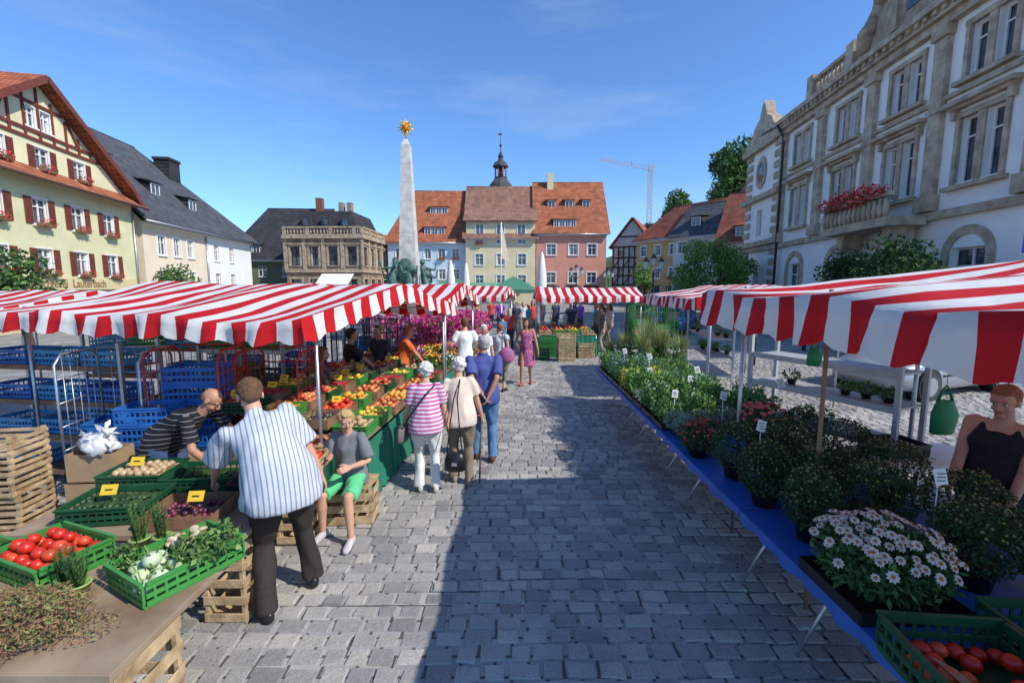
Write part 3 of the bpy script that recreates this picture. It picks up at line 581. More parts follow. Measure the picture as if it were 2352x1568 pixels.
o['chimney'].bx(10.6,11.5,4.6,5.6,10,15,mat('brick_chimney',(.2,.08,.05),.8,.2)); o.done()
def palais(name,loc,rz,W,D,H):
    o=OB(name,loc,rz); o.T=None
    SB=brickmat('palais_stone',(.31,.22,.155),(.23,.16,.115),(.10,.075,.06),.9,.4,'xz',.02,zs=1)
    SBy=brickmat('palais_stone_side',(.31,.22,.155),(.23,.16,.115),(.10,.075,.06),.9,.4,'yz',.02,zs=1)
    for side in range(2):
        if side: o.T=M.Translation((W,0,0))@M.Rotation(pi/2,4,'Z')
        L_=D if side else W; nb=4
        for k in('walls','cornice','balustrade'): o[k].T=o.T
        ops=[(L_*(i+.5)/nb,6.1,1.15,2.3) for i in range(nb)]+[(L_*(i+.5)/nb,2.0,1.3,2.6) for i in range(nb)]
        facade(o['walls'],L_,H-1,ops,SBy if side else SB,rec=.3)
        for q in ops: window(o,*q,DARKM,2,trim=SAND,rec=.3,tw=.25,hood=q[1]>4)
        o['cornice'].bx(-.3,L_+.3,-.35,-.004,H-1.4,H-1,SAND); o['cornice'].bx(-.1,L_+.1,-.2,-.004,4.1,4.45,SAND)
        b=o['balustrade']; b.bx(-.2,L_+.2,-.2,.1,H-1,H-.85,SAND); b.bx(-.2,L_+.2,-.2,.1,H-.15,H+.05,SAND)
        n=int(L_/.4)
        for i in range(n+1):
            if i%7==0: b.bx(i*L_/n-.2,i*L_/n+.2,-.18,.08,H-.85,H-.15,SAND)
            else: b.tube([(i*L_/n,-.05,H-.85),(i*L_/n,-.05,H-.6),(i*L_/n,-.05,H-.15)],[.06,.11,.05],SAND,6)
        for i in range(nb+1):
            o['pilasters'].T=o.T; o['pilasters'].bx(L_*i/nb-.22,L_*i/nb+.22,-.12,-.003,4.45,H-1.4,SAND)
    o.T=None
    r=o['mansard_roof']; z0,z1_=H-1,H+2.2
    b=[(0.4,.6),(W-.6,.6),(W-.6,D),(0.4,D)]; t=[(1.6,2.2),(W-1.9,2.2),(W-1.9,D-1),(1.6,D-1)]
    vs=[(x,y,z0) for x,y in b]+[(x,y,z1_) for x,y in t]
    r.add(vs,[(0,1,5,4),(1,2,6,5),(2,3,7,6),(3,0,4,7),(4,5,6,7)],SLATD)
    for x in(2.2,4.7,7.2): o['dormers'].bx(x-.5,x+.5,1.0,2.4,H+.1,H+1.3,DARKM); o['dormers'].bx(x-.3,x+.3,.96,1,H+.3,H+1.1,GLASS)
    for x in(5.5,6.6): o['chimneys'].bx(x-.3,x+.3,4,4.8,H+1,H+3.6,SANDD)
    o['shop_awning'].slab([(4.5,-2.2,2.6),(8.5,-2.2,2.6),(8.5,-.2,3.9),(4.5,-.2,3.9)],.04,WHT)
    o.done()
palais('sandstone_palace',(-27.9,57,0),radians(-2),9.5,10,9.6)
LB=plaster('light_blue_plaster',(.50,.62,.72)); LY=plaster('light_yellow_plaster',(.66,.58,.38)); PK=plaster('salmon_plaster',(.64,.29,.21))
o=simple_house('blue_townhouse',(-17.6,65.6,0),radians(1.5),11.1,12.5,8.6,8.1,LB,TILEO,2,[1.6,3.7,5.6,7.6,9.6],1,1.45,hipL=3.4,z1=4.1,dz=2.9,dorm=[(6.6,.12,3),(6.9,.52,2.6)],dormmat=TILER,trim=WHT,boxp=.4,band=WHT); o.done()
o=simple_house('yellow_townhouse',(-6.5,65,0),0,9.8,13.5,9.1,8.2,LY,TILEB,3,[1.9,4.9,7.9],1.15,1.55,z1=3.2,dz=2.95,dorm=[],trim=WHT,gf=False,boxp=.25)
o['attic'].bx(0.1,9.7,-.02,2.6,9.15,11.4,LY)
for x in(2.0,4.9,7.8):
    o['window_glass'].bx(x-.5,x+.5,-.06,-.03,9.75,10.9,GLASS)
    for s_ in(-1,1): o['window_frames'].bx(x+s_*.5,x+s_*.62,-.09,-.022,9.65,11,WHT)
    o['window_frames'].bx(x-.04,x+.04,-.09,-.062,9.75,10.9,WHT)
o['roof'].slab([(-.3,-.5,11.3),(10.1,-.5,11.3),(10.1,3.2,13.6),(-.3,3.2,13.6)],.15,TILEB); o['roof'].slab([(-.2,-.55,8.95),(10,-.55,8.95),(10,-.03,9.6),(-.2,-.03,9.6)],.1,TILEB)
o['awning'].slab([(.5,-1.6,2.3),(9,-1.6,2.3),(9,-.05,2.9),(.5,-.05,2.9)],.04,mat('green_awning',(.12,.3,.2),.8,.1)); o.done()
o=simple_house('pink_townhouse',(3.4,65,0),radians(-1),9.8,13.5,9.7,8.2,PK,TILEO,2,[2.1,5.2,7.8],1.3,1.5,z1=3.6,dz=3.9,dorm=[(4.0,.10,3.2),(2.3,.48,1.3),(4.8,.48,1.3),(7.3,.48,1.3)],dormmat=TILER,trim=WHT,gf=True)
o['chimney'].bx(1.8,2.7,5.6,6.4,16.5,19.2,LY); o.done()
HT=OB('half_timbered_lane_house',(14.3,66,0),radians(-25))
WHP=plaster('infill_plaster',(.5,.47,.42)); DT=mat('black_timber',(.05,.03,.02),.7,.2)
HT['walls'].bx(0,5.5,0,9,0,8,WHP); HT['walls'].add([(0,0,8),(5.5,0,8),(2.75,0,11.6)],[(0,1,2)],WHP)
HT['roof'].slab([(-.4,-.4,7.7),(-.4,9,7.7),(2.75,9,11.8),(2.75,-.4,11.8)],.15,TILEY); HT['roof'].slab([(5.9,-.4,7.7),(2.75,-.4,11.8),(2.75,9,11.8),(5.9,9,7.7)],.15,TILEY)
for z in(2.6,3.9,5.1,6.4,7.9,9.3):
    h_=2.75 if z<8 else 2.75*(11.6-z)/3.6; HT['timber_frame'].bx(2.75-h_,2.75+h_,-.07,-.003,z-.1,z+.1,DT)
for i in range(8):
    x=.15+i*.74; HT['timber_frame'].bx(x-.09,x+.09,-.074,-.003,2.6,7.9,DT)
for i in range(4):
    for z in(2.7,5.2): HT['timber_frame'].beam((.3+i*1.4,-.05,z),(1.1+i*1.4,-.05,z+1.1),.05,.13,DT)
for i in range(3):
    for z in(4.5,7.0):
        HT['window_glass'].bx(1+i*1.5,1.6+i*1.5,-.085,-.075,z-.45,z+.45,GLASS); HT['window_frames'].bx(1.27+i*1.5,1.33+i*1.5,-.1,-.087,z-.45,z+.45,WHT)
HT.done()
simple_house('tan_lane_house',(16.2,60,0),radians(-58),9,9,8.2,4.2,plaster('ochre_plaster',(.5,.33,.15)),TILER,2,4,.9,1.3,trim=WHT,boxp=.3,hipL=2.5,z1=4.0).done()
simple_house('grey_lane_house',(18.8,54,0),radians(-50),8.5,9,8.0,4.0,plaster('grey_blue_plaster',(.48,.53,.56)),SLATE,2,4,.9,1.3,trim=WHT,dorm=2,dormmat=SLATD,z1=4).done()
simple_house('beige_red_roof_house',(21.0,47,0),radians(-38),11,10,6.6,5.6,plaster('beige_plaster',(.5,.4,.28)),TILER,2,4,1,1.3,trim=WHT,dorm=[(3.2,.1,3.6),(7.5,.15,2.8)],dormmat=plaster('dormer_white',(.55,.53,.48)),z1=3.4,dz=2.2).done()
simple_house('slate_turret_house',(27,58,0),radians(-20),9,9,10.6,6.4,plaster('turret_plaster',(.45,.36,.28)),SLATD,2,3,1,1.4,hipL=3.2,hipR=3.2).done()
simple_house('hillside_house',(36,95,0),radians(-30),12,10,12,5,plaster('hill_house_plaster',(.55,.45,.33)),TILER,2,4,1,1.3).done()
o=OB('church_tower',(-2.3,96,0))
CT=mat('church_stone',(.35,.27,.2),.8,.2)
o['shaft'].bx(-2,2,-2,2,0,21.5,CT)
o['dome'].lathe((0,0,21.5),[(2.3,0),(2.45,.5),(2.2,1.5),(1.5,2.3),(1.25,2.7)],SLATE,8,False)
for k in range(8):
    a=2*pi*(k+.5)/8; o['lantern'].tube([(1.15*cos(a),1.15*sin(a),24.1),(1.15*cos(a),1.15*sin(a),26.4)],.14,mat('lantern_wood',(.3,.12,.07),.7,.1),6)
o['lantern'].lathe((0,0,24.1),[(1.3,0),(1.3,.25)],SLATD,8,False); o['lantern'].lathe((0,0,24.3),[(.5,0),(.5,2.1)],DARKM,8)
o['cap'].lathe((0,0,26.3),[(1.55,0),(1.6,.3),(1.2,1.0),(.6,1.4),(.42,1.9),(.6,2.1),(.3,2.8),(.1,3.2),(.06,4.2)],SLATE,8,False)
o['finial'].ball((0,0,30.6),.28,DARKM); o['finial'].tube([(0,0,30.6),(0,0,33.2)],.05,DARKM,5); o['finial'].bx(-.5,.3,-.03,.03,32.6,32.9,DARKM)
o.done()
# ---- town hall on the right
PW=plaster('town_hall_plaster',(.82,.81,.79)); SH=mat('town_hall_sandstone',(.40,.315,.22),.85,.22,2.5,bump=.5,col2=(.55,.46,.34),bscale=12)
o=OB('town_hall',(18.5,37,0),radians(-96.2)); o.T=None
W,D,H=24.2,14.,12.6
bays=[8.3,12.7,16.7,20.6]
ops=[]
for b in bays:
    for s_ in(-1,1): ops+= [(b+s_*.52,7.3,.72,2.3),(b+s_*.52,10.75,.68,1.75)]
    ops.append((b,2.7,1.5,2.2))
ops+=[(2.6,7.0,.9,1.9),(2.6,2.6,.9,1.7)]
facade(o['walls'],W,H,ops,PW,rec=.3)
for q in ops: window(o,*q,WHT,1 if q[2]<.8 else 2,rec=.3,sill=False,trans=.7)
m=o['walls']; m.add([(0,0,0),(0,D,0),(0,D,H+1),(0,0,H+1)],[(3,2,1,0)],SANDD); m.add([(W,0,0),(W,D,0),(W,D,H),(W,0,H)],[(0,1,2,3)],PW)
st=o['stonework']
for b in bays:
    for zc,hh,wf in((7.3,2.3,.72),(10.75,1.75,.68)):
        st.bx(b-.155,b+.155,-.06,.1,zc-hh/2,zc+hh/2,SH)
        for s_ in(-1,1): x=b+s_*(.52+wf/2); st.bx(min(x,x+s_*.17),max(x,x+s_*.17),-.09,.06,zc-hh/2-.1,zc+hh/2,SH)
        st.bx(b-1.06,b+1.06,-.1,.05,zc+hh/2,zc+hh/2+.2,SH); st.bx(b-1.2,b+1.2,-.28,.05,zc-hh/2-.25,zc-hh/2-.1,SH)
    st.bx(b-1.4,b+1.4,-.42,.05,8.9,9.05,SH); st.bx(b-1.25,b+1.25,-.25,.05,8.78,8.899,SH)
    for s_ in(-1,1): st.bx(b+s_*1.1-.1,b+s_*1.1+.1,-.2,.05,8.45,8.779,SH)
    for k in range(9):
        a0=pi*k/9;a1=pi*(k+1)/9
        st.add([(b+.75*cos(a0),-.06,3.6+.75*sin(a0)*.9),(b+1.1*cos(a0),-.06,3.6+1.1*sin(a0)*.9),(b+1.1*cos(a1),-.06,3.6+1.1*sin(a1)*.9),(b+.75*cos(a1),-.06,3.6+.75*sin(a1)*.9)],[(0,1,2,3)],SH)
    for s_ in(-1,1): st.bx(b+s_*.93-.17,b+s_*.93+.17,-.064,.05,1.5,3.7,SH)
pil=[(bays[i]+bays[i+1])/2 for i in range(3)]+[6.1,22.7,23.8]
for x in pil:
    st.bx(x-.3,x+.3,-.22,.05,5.92,H-.91,SH); st.bx(x-.44,x+.44,-.34,.05,5.3,5.9,SH); st.bx(x-.4,x+.4,-.32,.05,H-.9,H-.52,SH); st.bx(x-.38,x+.38,-.27,.05,8.95,9.15,SH)
st.bx(-.1,W,-.24,.05,4.95,5.25,SH); st.bx(-.1,W,-.14,.05,1.0,1.25,SH); st.bx(-.1,W,-.1,.06,0,.99,SANDD)
st.bx(5.8,W,-.5,.05,H-.2,H+.1,SH); st.bx(5.6,W,-.72,.05,H+.101,H+.35,SH); st.bx(5.8,W,-.3,.05,H-.5,H-.201,SH)
st.bx(5.8,W,-.16,.06,9.35,9.5,SH)
n=int((W-6)/.45)
for i in range(n): x=6+.45*i; st.bx(x,x+.2,-.62,-.505,H-.08,H+.1,SH)
for i in range(17):
    z=.3+i*.72
    for x in(.55,5.3): st.bx(x-.5,x+.5,-.13,.04,z,z+.42,SH)
for z in(5.3,8.6,12.2): st.bx(-.2,6.0,-.4,.05,z,z+.35,SH)
st.prism([(-.3,12.56),(6.0,12.56),(5.4,13.2),(4.4,13.5),(4.0,14.1),(3.2,14.5),(2.9,15.2),(2.6,15.6),(2.3,15.2),(2.0,14.5),(1.2,14.1),(.8,13.5),(-.2,13.2)],-.15,.5,SH)
for k in range(20):
    rr=.85;c=(2.6,10.6);a=2*pi*k/20;a1=2*pi*(k+1)/20; st.add([(c[0]+rr*.62*cos(a),-.08,c[1]+rr*.85*sin(a)),(c[0]+rr*cos(a),-.08,c[1]+rr*1.35*sin(a)),(c[0]+rr*cos(a1),-.08,c[1]+rr*1.35*sin(a1)),(c[0]+rr*.62*cos(a1),-.08,c[1]+rr*.85*sin(a1))],[(0,1,2,3)],SH)
st.ball((2.6,-.02,10.6),(.52,.04,.7),GLASS,14,8)
def balus(x0,x1,z):
    st.bx(x0,x1,-.5,-.2,z,z+.15,SH); st.bx(x0,x1,-.52,-.18,z+.85,z+1.02,SH)
    n=int((x1-x0)/.36)
    for i in range(n+1):
        x=x0+(x1-x0)*i/n; st.tube([(x,-.35,z+.15),(x,-.35,z+.4),(x,-.35,z+.85)],[.06,.12,.05],SH,6)
    for x in(x0,x1): st.bx(x-.3,x+.3,-.6,-.1,z,z+1.2,SH)
balus(9.8,13.4,H+.36); balus(21.9,23.9,H+.36)
prof=[(x-1,z) for x,z in [(14.9,12.96),(22.4,12.96),(22.3,14.4),(21.7,14.9),(21.3,15.8),(20.6,16.4),(20.3,17.6),(19.6,18.2),(18.65,18.6),(17.7,18.2),(17.0,17.6),(16.7,16.4),(16,15.8),(15.6,14.9),(15,14.4)]]
cg=o['centre_gable']; cg.prism(prof,-.45,.4,SAND)
for s_ in(-1,1):
    for zz in(13.6,15.3): cg.tube([(17.65+s_*(3.3 if zz<14 else 2.3),-.5,zz-.5),(17.65+s_*(3.0 if zz<14 else 2.0),-.58,zz+.3),(17.65+s_*(2.6 if zz<14 else 1.7),-.5,zz+.8)],[.3,.4,.2],SAND,8)
    cg.bx(17.65+s_*1.2-.16,17.65+s_*1.2+.16,-.62,-.4,13.1,16,SAND)
cg.bx(16.1,19.2,-.66,-.4,16.01,16.3,SAND); cg.bx(17,18.3,-.5,-.44,13.6,15.6,GLASS)
o['roof'].slab([(5.8,-.3,H+.3),(W,-.3,H+.3),(W,7,H+5),(8,7,H+5)],.12,SLATE); o['roof'].slab([(-.2,0,H+.8),(5.8,-.3,H+.3),(8,7,H+5),(3,7,H+4)],.12,SLATE)
o['downpipe'].tube([(6.35,-.75,H+.1),(6.35,-.3,H-.7),(6.35,-.3,0)],.08,DARKM,6)
bz=4.7; bl=o['balcony']; bl.bx(14.2,18.9,-1.7,-.25,bz+.1,bz+.45,SH); bl.bx(14.2,18.9,-1.75,-1.5,bz+1.25,bz+1.42,SH)
for i in range(14): x=14.4+i*.33; bl.tube([(x,-1.62,bz+.45),(x,-1.62,bz+.75),(x,-1.62,bz+1.25)],[.07,.13,.06],SH,6)
for x in(15.0,18.1): bl.prism([(x-.25,bz+.1),(x+.25,bz+.1),(x+.15,bz-1.2),(x-.15,bz-1.2)],-1.2,-.26,SH)
o['balcony_flowers'].leaves((16.55,-1.8,bz+1.5),(2.5,.35,.4),900,.15,REDF,.4); o['balcony_flowers'].leaves((16.55,-1.7,bz+1.4),(2.4,.3,.3),300,.15,LEAF,.4)
o.done()
o=OB('parking_sign',(14.4,12.7,0),radians(-75)); o['post'].tube([(0,0,0),(0,0,4.2)],.04,MET); BS=mat('sign_blue',(.02,.14,.55),.4,.05)
o['plate'].bx(-.3,.3,-.06,-.045,3.3,3.95,WHT); o['plate'].bx(-.28,.28,-.065,-.062,3.32,3.93,BS); t=textobj('P',.6,WHT); t.rotation_euler=(pi/2,0,0); t.location=(0,-.07,3.62); o.extra.append(t); o.done()
o=OB('tower_crane',(44,150,0)); CM=mat('crane_yellow',(.5,.36,.16),.6,.1)
for a,b in((-.6,-.6),(.6,-.6),(-.6,.6),(.6,.6)): o['mast'].beam((a,b,0),(a,b,41),.11,.11,CM)
for i in range(27): z=i*1.5; o['mast'].beam((-.6,-.6,z),(.6,-.6,z+1.5),.07,.07,CM); o['mast'].beam((.6,.6,z),(-.6,.6,z+1.5),.07,.07,CM)
o['jib'].beam((2,0,38.5),(-16,0,42.0),.13,.13,CM); o['jib'].beam((2,0,39.8),(-16,0,42.6),.1,.1,CM)
for i in range(14): x=1-i*1.25; z=38.7-(x-1)*.195; o['jib'].beam((x,0,z),(x-.6,0,z+1.0-.03*i),.06,.06,CM); o['jib'].beam((x-.6,0,z+1.0-.03*i),(x-1.25,0,z+.24),.06,.06,CM)
o['jib'].tube([(-6,0,40.5),(-6.4,0,43.5)],.09,CM,4); o['jib'].tube([(0,0,38.6),(0,0,27)],.04,DARKM,4); o.done()
hb=MB(); HM=mat('hill_grass',(.06,.10,.03),.9,.3,.1)
nx,ny=30,14; vs=[]
for j in range(ny+1):
    for i in range(nx+1):
        x=-60+i*10; yy=85+j*14
        hh=22*exp(-((x-75)/45)**2)*min(1,j/4)+6*min(1,j/6)*noise.noise(V((x*.02,yy*.02,0)))
        vs.append((x,yy,max(-.5,hh)))
hb.add(vs,[(j*(nx+1)+i,j*(nx+1)+i+1,(j+1)*(nx+1)+i+1,(j+1)*(nx+1)+i) for j in range(ny) for i in range(nx)],HM,True); link('hill',hb.mesh('hill'))
BARK=mat('bark',(.09,.06,.04),.9,.3,8,bump=.5)
BRIGHT=[mat('linden_leaf',(.19,.33,.07),.6,.25,3,trans=.4),mat('linden_leaf_light',(.28,.43,.10),.6,.2,3,trans=.4),mat('linden_leaf_deep',(.10,.2,.045),.6,.2,3,trans=.3)]
def tree(name,loc,th,R,ht,n=1800,ls=.25,mts=LEAF,nb=9):
    o=OB(name,loc); tr=o['trunk']; tr.tube([(0,0,0),(U(-.1,.1),U(-.1,.1),th*.6),(U(-.2,.2),U(-.2,.2),th+ht*.5)],[R*.09+.03,R*.07+.02,R*.03],BARK)
    cl=[]
    for i in range(nb):
        a=U(0,2*pi);rr=R*U(.25,.7);z=th+ht*U(.2,.85); c=V((rr*cos(a),rr*sin(a),z)); cl.append((c,R*U(.3,.5)))
        tr.tube([(0,0,th*.8),(c.x*.5,c.y*.5,(th*.8+z)/2+.1*R),c],[R*.04,R*.025,R*.01],BARK,6)
    cl.append((V((0,0,th+ht*.85)),R*.45)); cl.append((V((0,0,th+ht*.5)),R*.6))
    for c,r in cl: o['crown'].leaves(c,(r,r,r*.85*ht/(2*R) if ht>2*R else r*.8),n//len(cl),ls,mts,.55,asp=.6)
    o.done()
for x,y,th,R,ht in((12.4,31.5,1.4,1.7,4.0),(14.6,32.5,1.4,1.8,4.2),(16.3,34,1.6,1.6,3.6),(12.5,44,1.8,1.3,2.8)): tree('small_linden_tree',(x,y,0),th,R,ht,3200,.2,BRIGHT)
for x,y,R in((12.2,15.0,1.8),(14.2,16.8,1.7),(14.2,19.6,1.5)): tree('clipped_plane_tree',(x,y,0),2.1,R,1.6,2800,.15,[LEAF[0],LEAF[0],LEAF[1]])
tree('small_street_tree',(-14.6,13.7,0),1.3,1.5,2.0,2600,.17); tree('small_street_tree',(-21,29,0),1.6,1.6,2.0,1800,.2,[LEAF[1],LEAF[2]])
tree('large_hill_tree',(35.5,72,8),3,5.6,13.5,5200,.75,LEAF,16)
for x,y,z,R in((44,125,16,5),(59,130,18,6),(48,140,17,5),(55,118,17,5),(38,130,10,4)): tree('hillside_tree',(x,y,z),2,R,R*1.9,2600,.8,[LEAF[1],LEAF[0],LEAF[2]])
# fountain obelisk
o=OB('obelisk_fountain',(-4.9,22,0)); ST=mat('pale_stone',(.56,.53,.49),.8,.2,3,bump=.4,col2=(.68,.66,.62)); BRZ=mat('green_bronze',(.035,.09,.075),.55,.5,5,bump=.4,col2=(.10,.2,.17)); GOLD=mat('gilding',(.9,.50,.06),.35,.15,metal=.6)
o['basin'].lathe((0,0,0),[(3.2,0),(3.25,.25),(2.9,.35),(2.85,.9),(3.05,1.0),(3.05,1.12),(2.7,1.12),(2.7,.7)],ST,8,False)
o['pedestal'].lathe((0,0,.5),[(1.5,0),(1.5,.8),(1.1,1.0),(1.05,1.6),(.8,1.8)],ST,8,False)
def frust(mb,z0,w0,z1,w1,mt): mb.add([(-w0,-w0,z0),(w0,-w0,z0),(w0,w0,z0),(-w0,w0,z0),(-w1,-w1,z1),(w1,-w1,z1),(w1,w1,z1),(-w1,w1,z1)],[(0,1,5,4),(1,2,6,5),(2,3,7,6),(3,0,4,7),(4,5,6,7)],mt)
hs_=.83
for k in range(8):
    za=2.2+k*hs_;zb=za+hs_-.01; wa=.45-.25*k/8; wb=.45-.25*(k+.99)/8; frust(o['obelisk'],za,wa,zb,wb,ST)
    frust(o['obelisk'],zb-.001,wb-.012,zb+.011,wb-.012,ST)
zt=2.2+8*hs_; frust(o['obelisk'],zt,.2,zt+.3,.06,ST)
bf=o['bronze_figures']
for k in range(8):
    a=2*pi*k/8+.2; r=.85+.25*(k%2); z=1.9+.6*((k*3)%4)/3
    bf.tube([(r*cos(a),r*sin(a),z),(r*.95*cos(a),r*.95*sin(a),z+.45),(r*.8*cos(a),r*.8*sin(a),z+.85)],[.24,.2,.13],BRZ,8,round_=True)
    bf.ball((r*.8*cos(a),r*.8*sin(a),z+1.08),(.13,.13,.16),BRZ)
    for s_ in(-1,1):
        bf.tube([(r*.85*cos(a),r*.85*sin(a),z+.8),(1.25*r*cos(a+s_*.3),1.25*r*sin(a+s_*.3),z+.7),(1.3*r*cos(a+s_*.35),1.3*r*sin(a+s_*.35),z+1.05)],[.08,.06,.05],BRZ,6)
        bf.tube([(r*cos(a),r*sin(a),z),(1.3*r*cos(a+s_*.15),1.3*r*sin(a+s_*.15),z-.1),(1.35*r*cos(a+s_*.15),1.35*r*sin(a+s_*.15),z-.6)],[.13,.1,.06],BRZ,6)
bf.ball((0,-.75,3.1),(.45,.12,.6),BRZ,14,8)
sc_=zt+.82
o['star'].tube([(0,0,zt+.25),(0,0,sc_-.1)],.04,GOLD); o['star'].ball((0,0,sc_),.16,GOLD)
for k in range(34):
    ph=acos(1-2*(k+.5)/34); a=k*2.4; d=V((sin(ph)*cos(a),sin(ph)*sin(a),cos(ph))); c=V((0,0,sc_)); o['star'].tube([c+d*.1,c+d*(.42 if k%2 else .34)],[.055,.005],GOLD,5)
o.done()
PINKF=[mat('pink_petunia',(.65,.05,.25),.6,.25,20,trans=.3),mat('magenta_petunia',(.5,.04,.33),.6,.25,20,trans=.3),mat('rose_petunia',(.75,.14,.24),.6,.2,20,trans=.3)]
o=OB('fountain_flower_bed',(0,0,0))
for x,y,z,r in((-2.6,12.4,1.05,.6),(-1.9,12.3,1.15,.6),(-1.35,12.9,1.25,.55),(-3.1,13.4,1.1,.7),(-2.2,13.4,1.25,.6),(-1.2,14.0,1.2,.55),(-3.8,14.2,1.1,.7)):
    o['foliage'].leaves((x,y,z),(r,r,r*.7),350,.11,LEAF,.4); o['petals'].leaves((x,y-.05,z+.05),(r*1.06,r*1.06,r*.8),800,.085,PINKF,.8,asp=.9); o['planter'].lathe((x,y,0),[(.4,0),(.5,z-.2)],ST)
o.done()
def umbrella(x,y,h):
    o=OB('closed_parasol',(x,y,0)); o['pole'].tube([(0,0,0),(0,0,h)],.035,WOODD); C=mat('parasol_canvas',(.7,.69,.64),.8,.08)
    vs=[];n=16;pr=[(.13,1.5),(.27,1.55),(.28,1.75),(.22,h*.75),(.12,h-.25),(.02,h)]
    for r,z in pr:
        for k in range(n): rr=r*(1 if k%2 else .7); vs.append((rr*cos(2*pi*k/n),rr*sin(2*pi*k/n),z))
    o['canvas'].add(vs,[(i*n+k,i*n+(k+1)%n,(i+1)*n+(k+1)%n,(i+1)*n+k) for i in range(len(pr)-1) for k in range(n)],C,True); o['base'].lathe((0,0,0),[(.4,0),(.4,.1),(.05,.15)],ST); o.done()
umbrella(1.35,21,4.0); umbrella(-3.2,24,3.8); umbrella(-2.7,27,3.8)
o=OB('flagpole_with_banner',(-1.2,52,0)); o['pole'].tube([(0,0,0),(0,0,9.5)],.06,WHT); o['banner'].slab([(.1,0,5.5),(.1,.05,9.2),(.55,.25,6.9),(.9,.1,5.2)],.02,mat('banner_cloth',(.7,.55,.25),.8,.1,col2=(.75,.72,.6))); o.done()
for x,y in((8.3,27),(5.6,40),(10.5,50)):
    o=OB('street_lamp',(x,y,0)); o['post'].lathe((0,0,0),[(.16,0),(.16,.5),(.07,.6),(.05,3.2),(.08,3.3)],DARKM,10)
    o['arms'].tube([(-.45,0,3.4),(0,0,3.0),(.45,0,3.4)],.03,DARKM,6)
    for dx,dz in((-.45,3.4),(.45,3.4),(0,3.6)):
        o['lanterns'].lathe((dx,0,dz),[(.08,0),(.17,.4),(.19,.42)],mat('lamp_glass',(.6,.62,.6),.2,.1),6,False); o['lanterns'].lathe((dx,0,dz+.42),[(.2,0),(.12,.15),(.02,.28)],DARKM,6,False)
    o.done()
for x,y in((7.4,13.8),(11.,17)):
    o=OB('bollard',(x,y,0)); o['post'].lathe((0,0,0),[(.07,0),(.07,.85),(.085,.87),(.085,.92),(.03,.98)],DARKM,12); o.done()

# ------------------------------------------------------------ canopies
CAN=stripemat('striped_awning_canvas',(.80,.78,.75),(.60,.012,.018),.33,.5,'u',trans=.2)
def canopy(name,A,du,dv,Lu,Lv,ze,zr,vh=.24,ph=0,poles=True,ridge=.5,lowL=0,endv=(1,1),scal=.33,plist=None):
    """A near aisle corner; du along the valance; dv across; ridge at fraction of Lv"""
    A=V((*A,0)); du=V((*du,0)).normalized(); dv=V((*dv,0)).normalized(); o=OB(name); mb=o['canvas']
    nu=max(8,int(Lu/.06))
    cross=[]; nc=14
    for j in range(nc+1):
        f=j/nc; h=f/ridge if f<ridge else (1-f)/(1-ridge); cross.append((f*Lv,ze+(zr-ze)*h,h))
    cols=[]
    for i in range(nu+1):
        u=Lu*i/nu; fu=i/nu; row=[]
        lift=lowL*fu
        sag=-.045*sin(pi*((u/1.6)%1))
        wob=.018*sin(u*9.5+ph)+.014*sin(u*23+ph*2)+.02*noise.noise(V((u*3,ph,0)))
        scl=-.05*abs(sin(pi*u/scal+ph))
        b0=A+du*u
        row.append((b0+dv*(-.03+wob*1.9)+V((0,0,ze-vh+scl+lift+.6*sag)),0)); row.append((b0+dv*(-.012+wob)+V((0,0,ze-vh*.5+lift+sag)),0))
        for k,(vv,z,h) in enumerate(cross):
            n_=.05*noise.noise(V((u*1.1,vv*1.1,ph)))+.02*noise.noise(V((u*4,vv*2,ph)))
            s2=sag*(1-h)-.06*sin(pi*min(1,h))*(.4+.6*abs(sin(pi*u/1.6)))
            row.append((b0+dv*vv+V((0,0,z+lift+s2+n_)),0))
        row.append((b0+dv*(Lv+.03+wob)+V((0,0,ze-vh+scl+lift)),0)); cols.append(row)
    m=len(cols[0]); vs=[p for r in cols for p,_ in r]; uvs=[(Lu*i/nu+ph*.1,k*.1) for i in range(nu+1) for k in range(m)]
    mb.add(vs,[(i*m+k,(i+1)*m+k,(i+1)*m+k+1,i*m+k+1) for i in range(nu) for k in range(m-1)],CAN,True,uvs)
    for e,col in((0,cols[0]),(1,cols[-1])):
        if not endv[e]: continue
        edge=[p for p,_ in col[2:-1]]; sg=-1 if e==0 else 1; ul=0; vsv=[];uvv=[]
        fine=[]
        for a,b in zip(edge[:-1],edge[1:]):
            for q in range(3): fine.append(a.lerp(b,q/3))
        fine.append(edge[-1])
        for k,p in enumerate(fine):
            if k: ul+=(fine[k]-fine[k-1]).length
            wb=.015*sin(ul*11)
            vsv+=[p,p+du*sg*(.01+wb)+V((0,0,-vh*.5)),p+du*sg*(.03+wb*1.6)+V((0,0,-vh-.04*abs(sin(pi*ul/scal))))]; uvv+=[(ul,0),(ul,.1),(ul,.2)]
        n=len(fine); mb.add(vsv,[(k*3+q,(k+1)*3+q,(k+1)*3+q+1,k*3+q+1) for k in range(n-1) for q in range(2)],CAN,True,uvv)
    fr=o['frame']
    def P(u,v,z): return A+du*u+dv*v+V((0,0,z+lowL*u/Lu))
    for u in(.05,Lu/2,Lu-.05):
        fr.tube([P(u,.03,ze-.1),P(u,Lv*ridge,zr-.16),P(u,Lv-.03,ze-.1)],.014,MET,6)
    for v,z in((.03,ze-.1),(Lv*ridge,zr-.16),(Lv-.03,ze-.1)): fr.tube([P(.02,v,z),P(Lu-.02,v,z)],.014,MET,6)
    if poles:
        for u in((.12,Lu-.12)):
            for v in(.35,Lv-.3): fr.tube([P(u,v,0),P(u,v,ze)],.018,MET,8)
    for x,y,z,mt_,rr in plist or []: fr.tube([(x,y,0),(x,y,z)],rr,mt_,8)
    o.done()
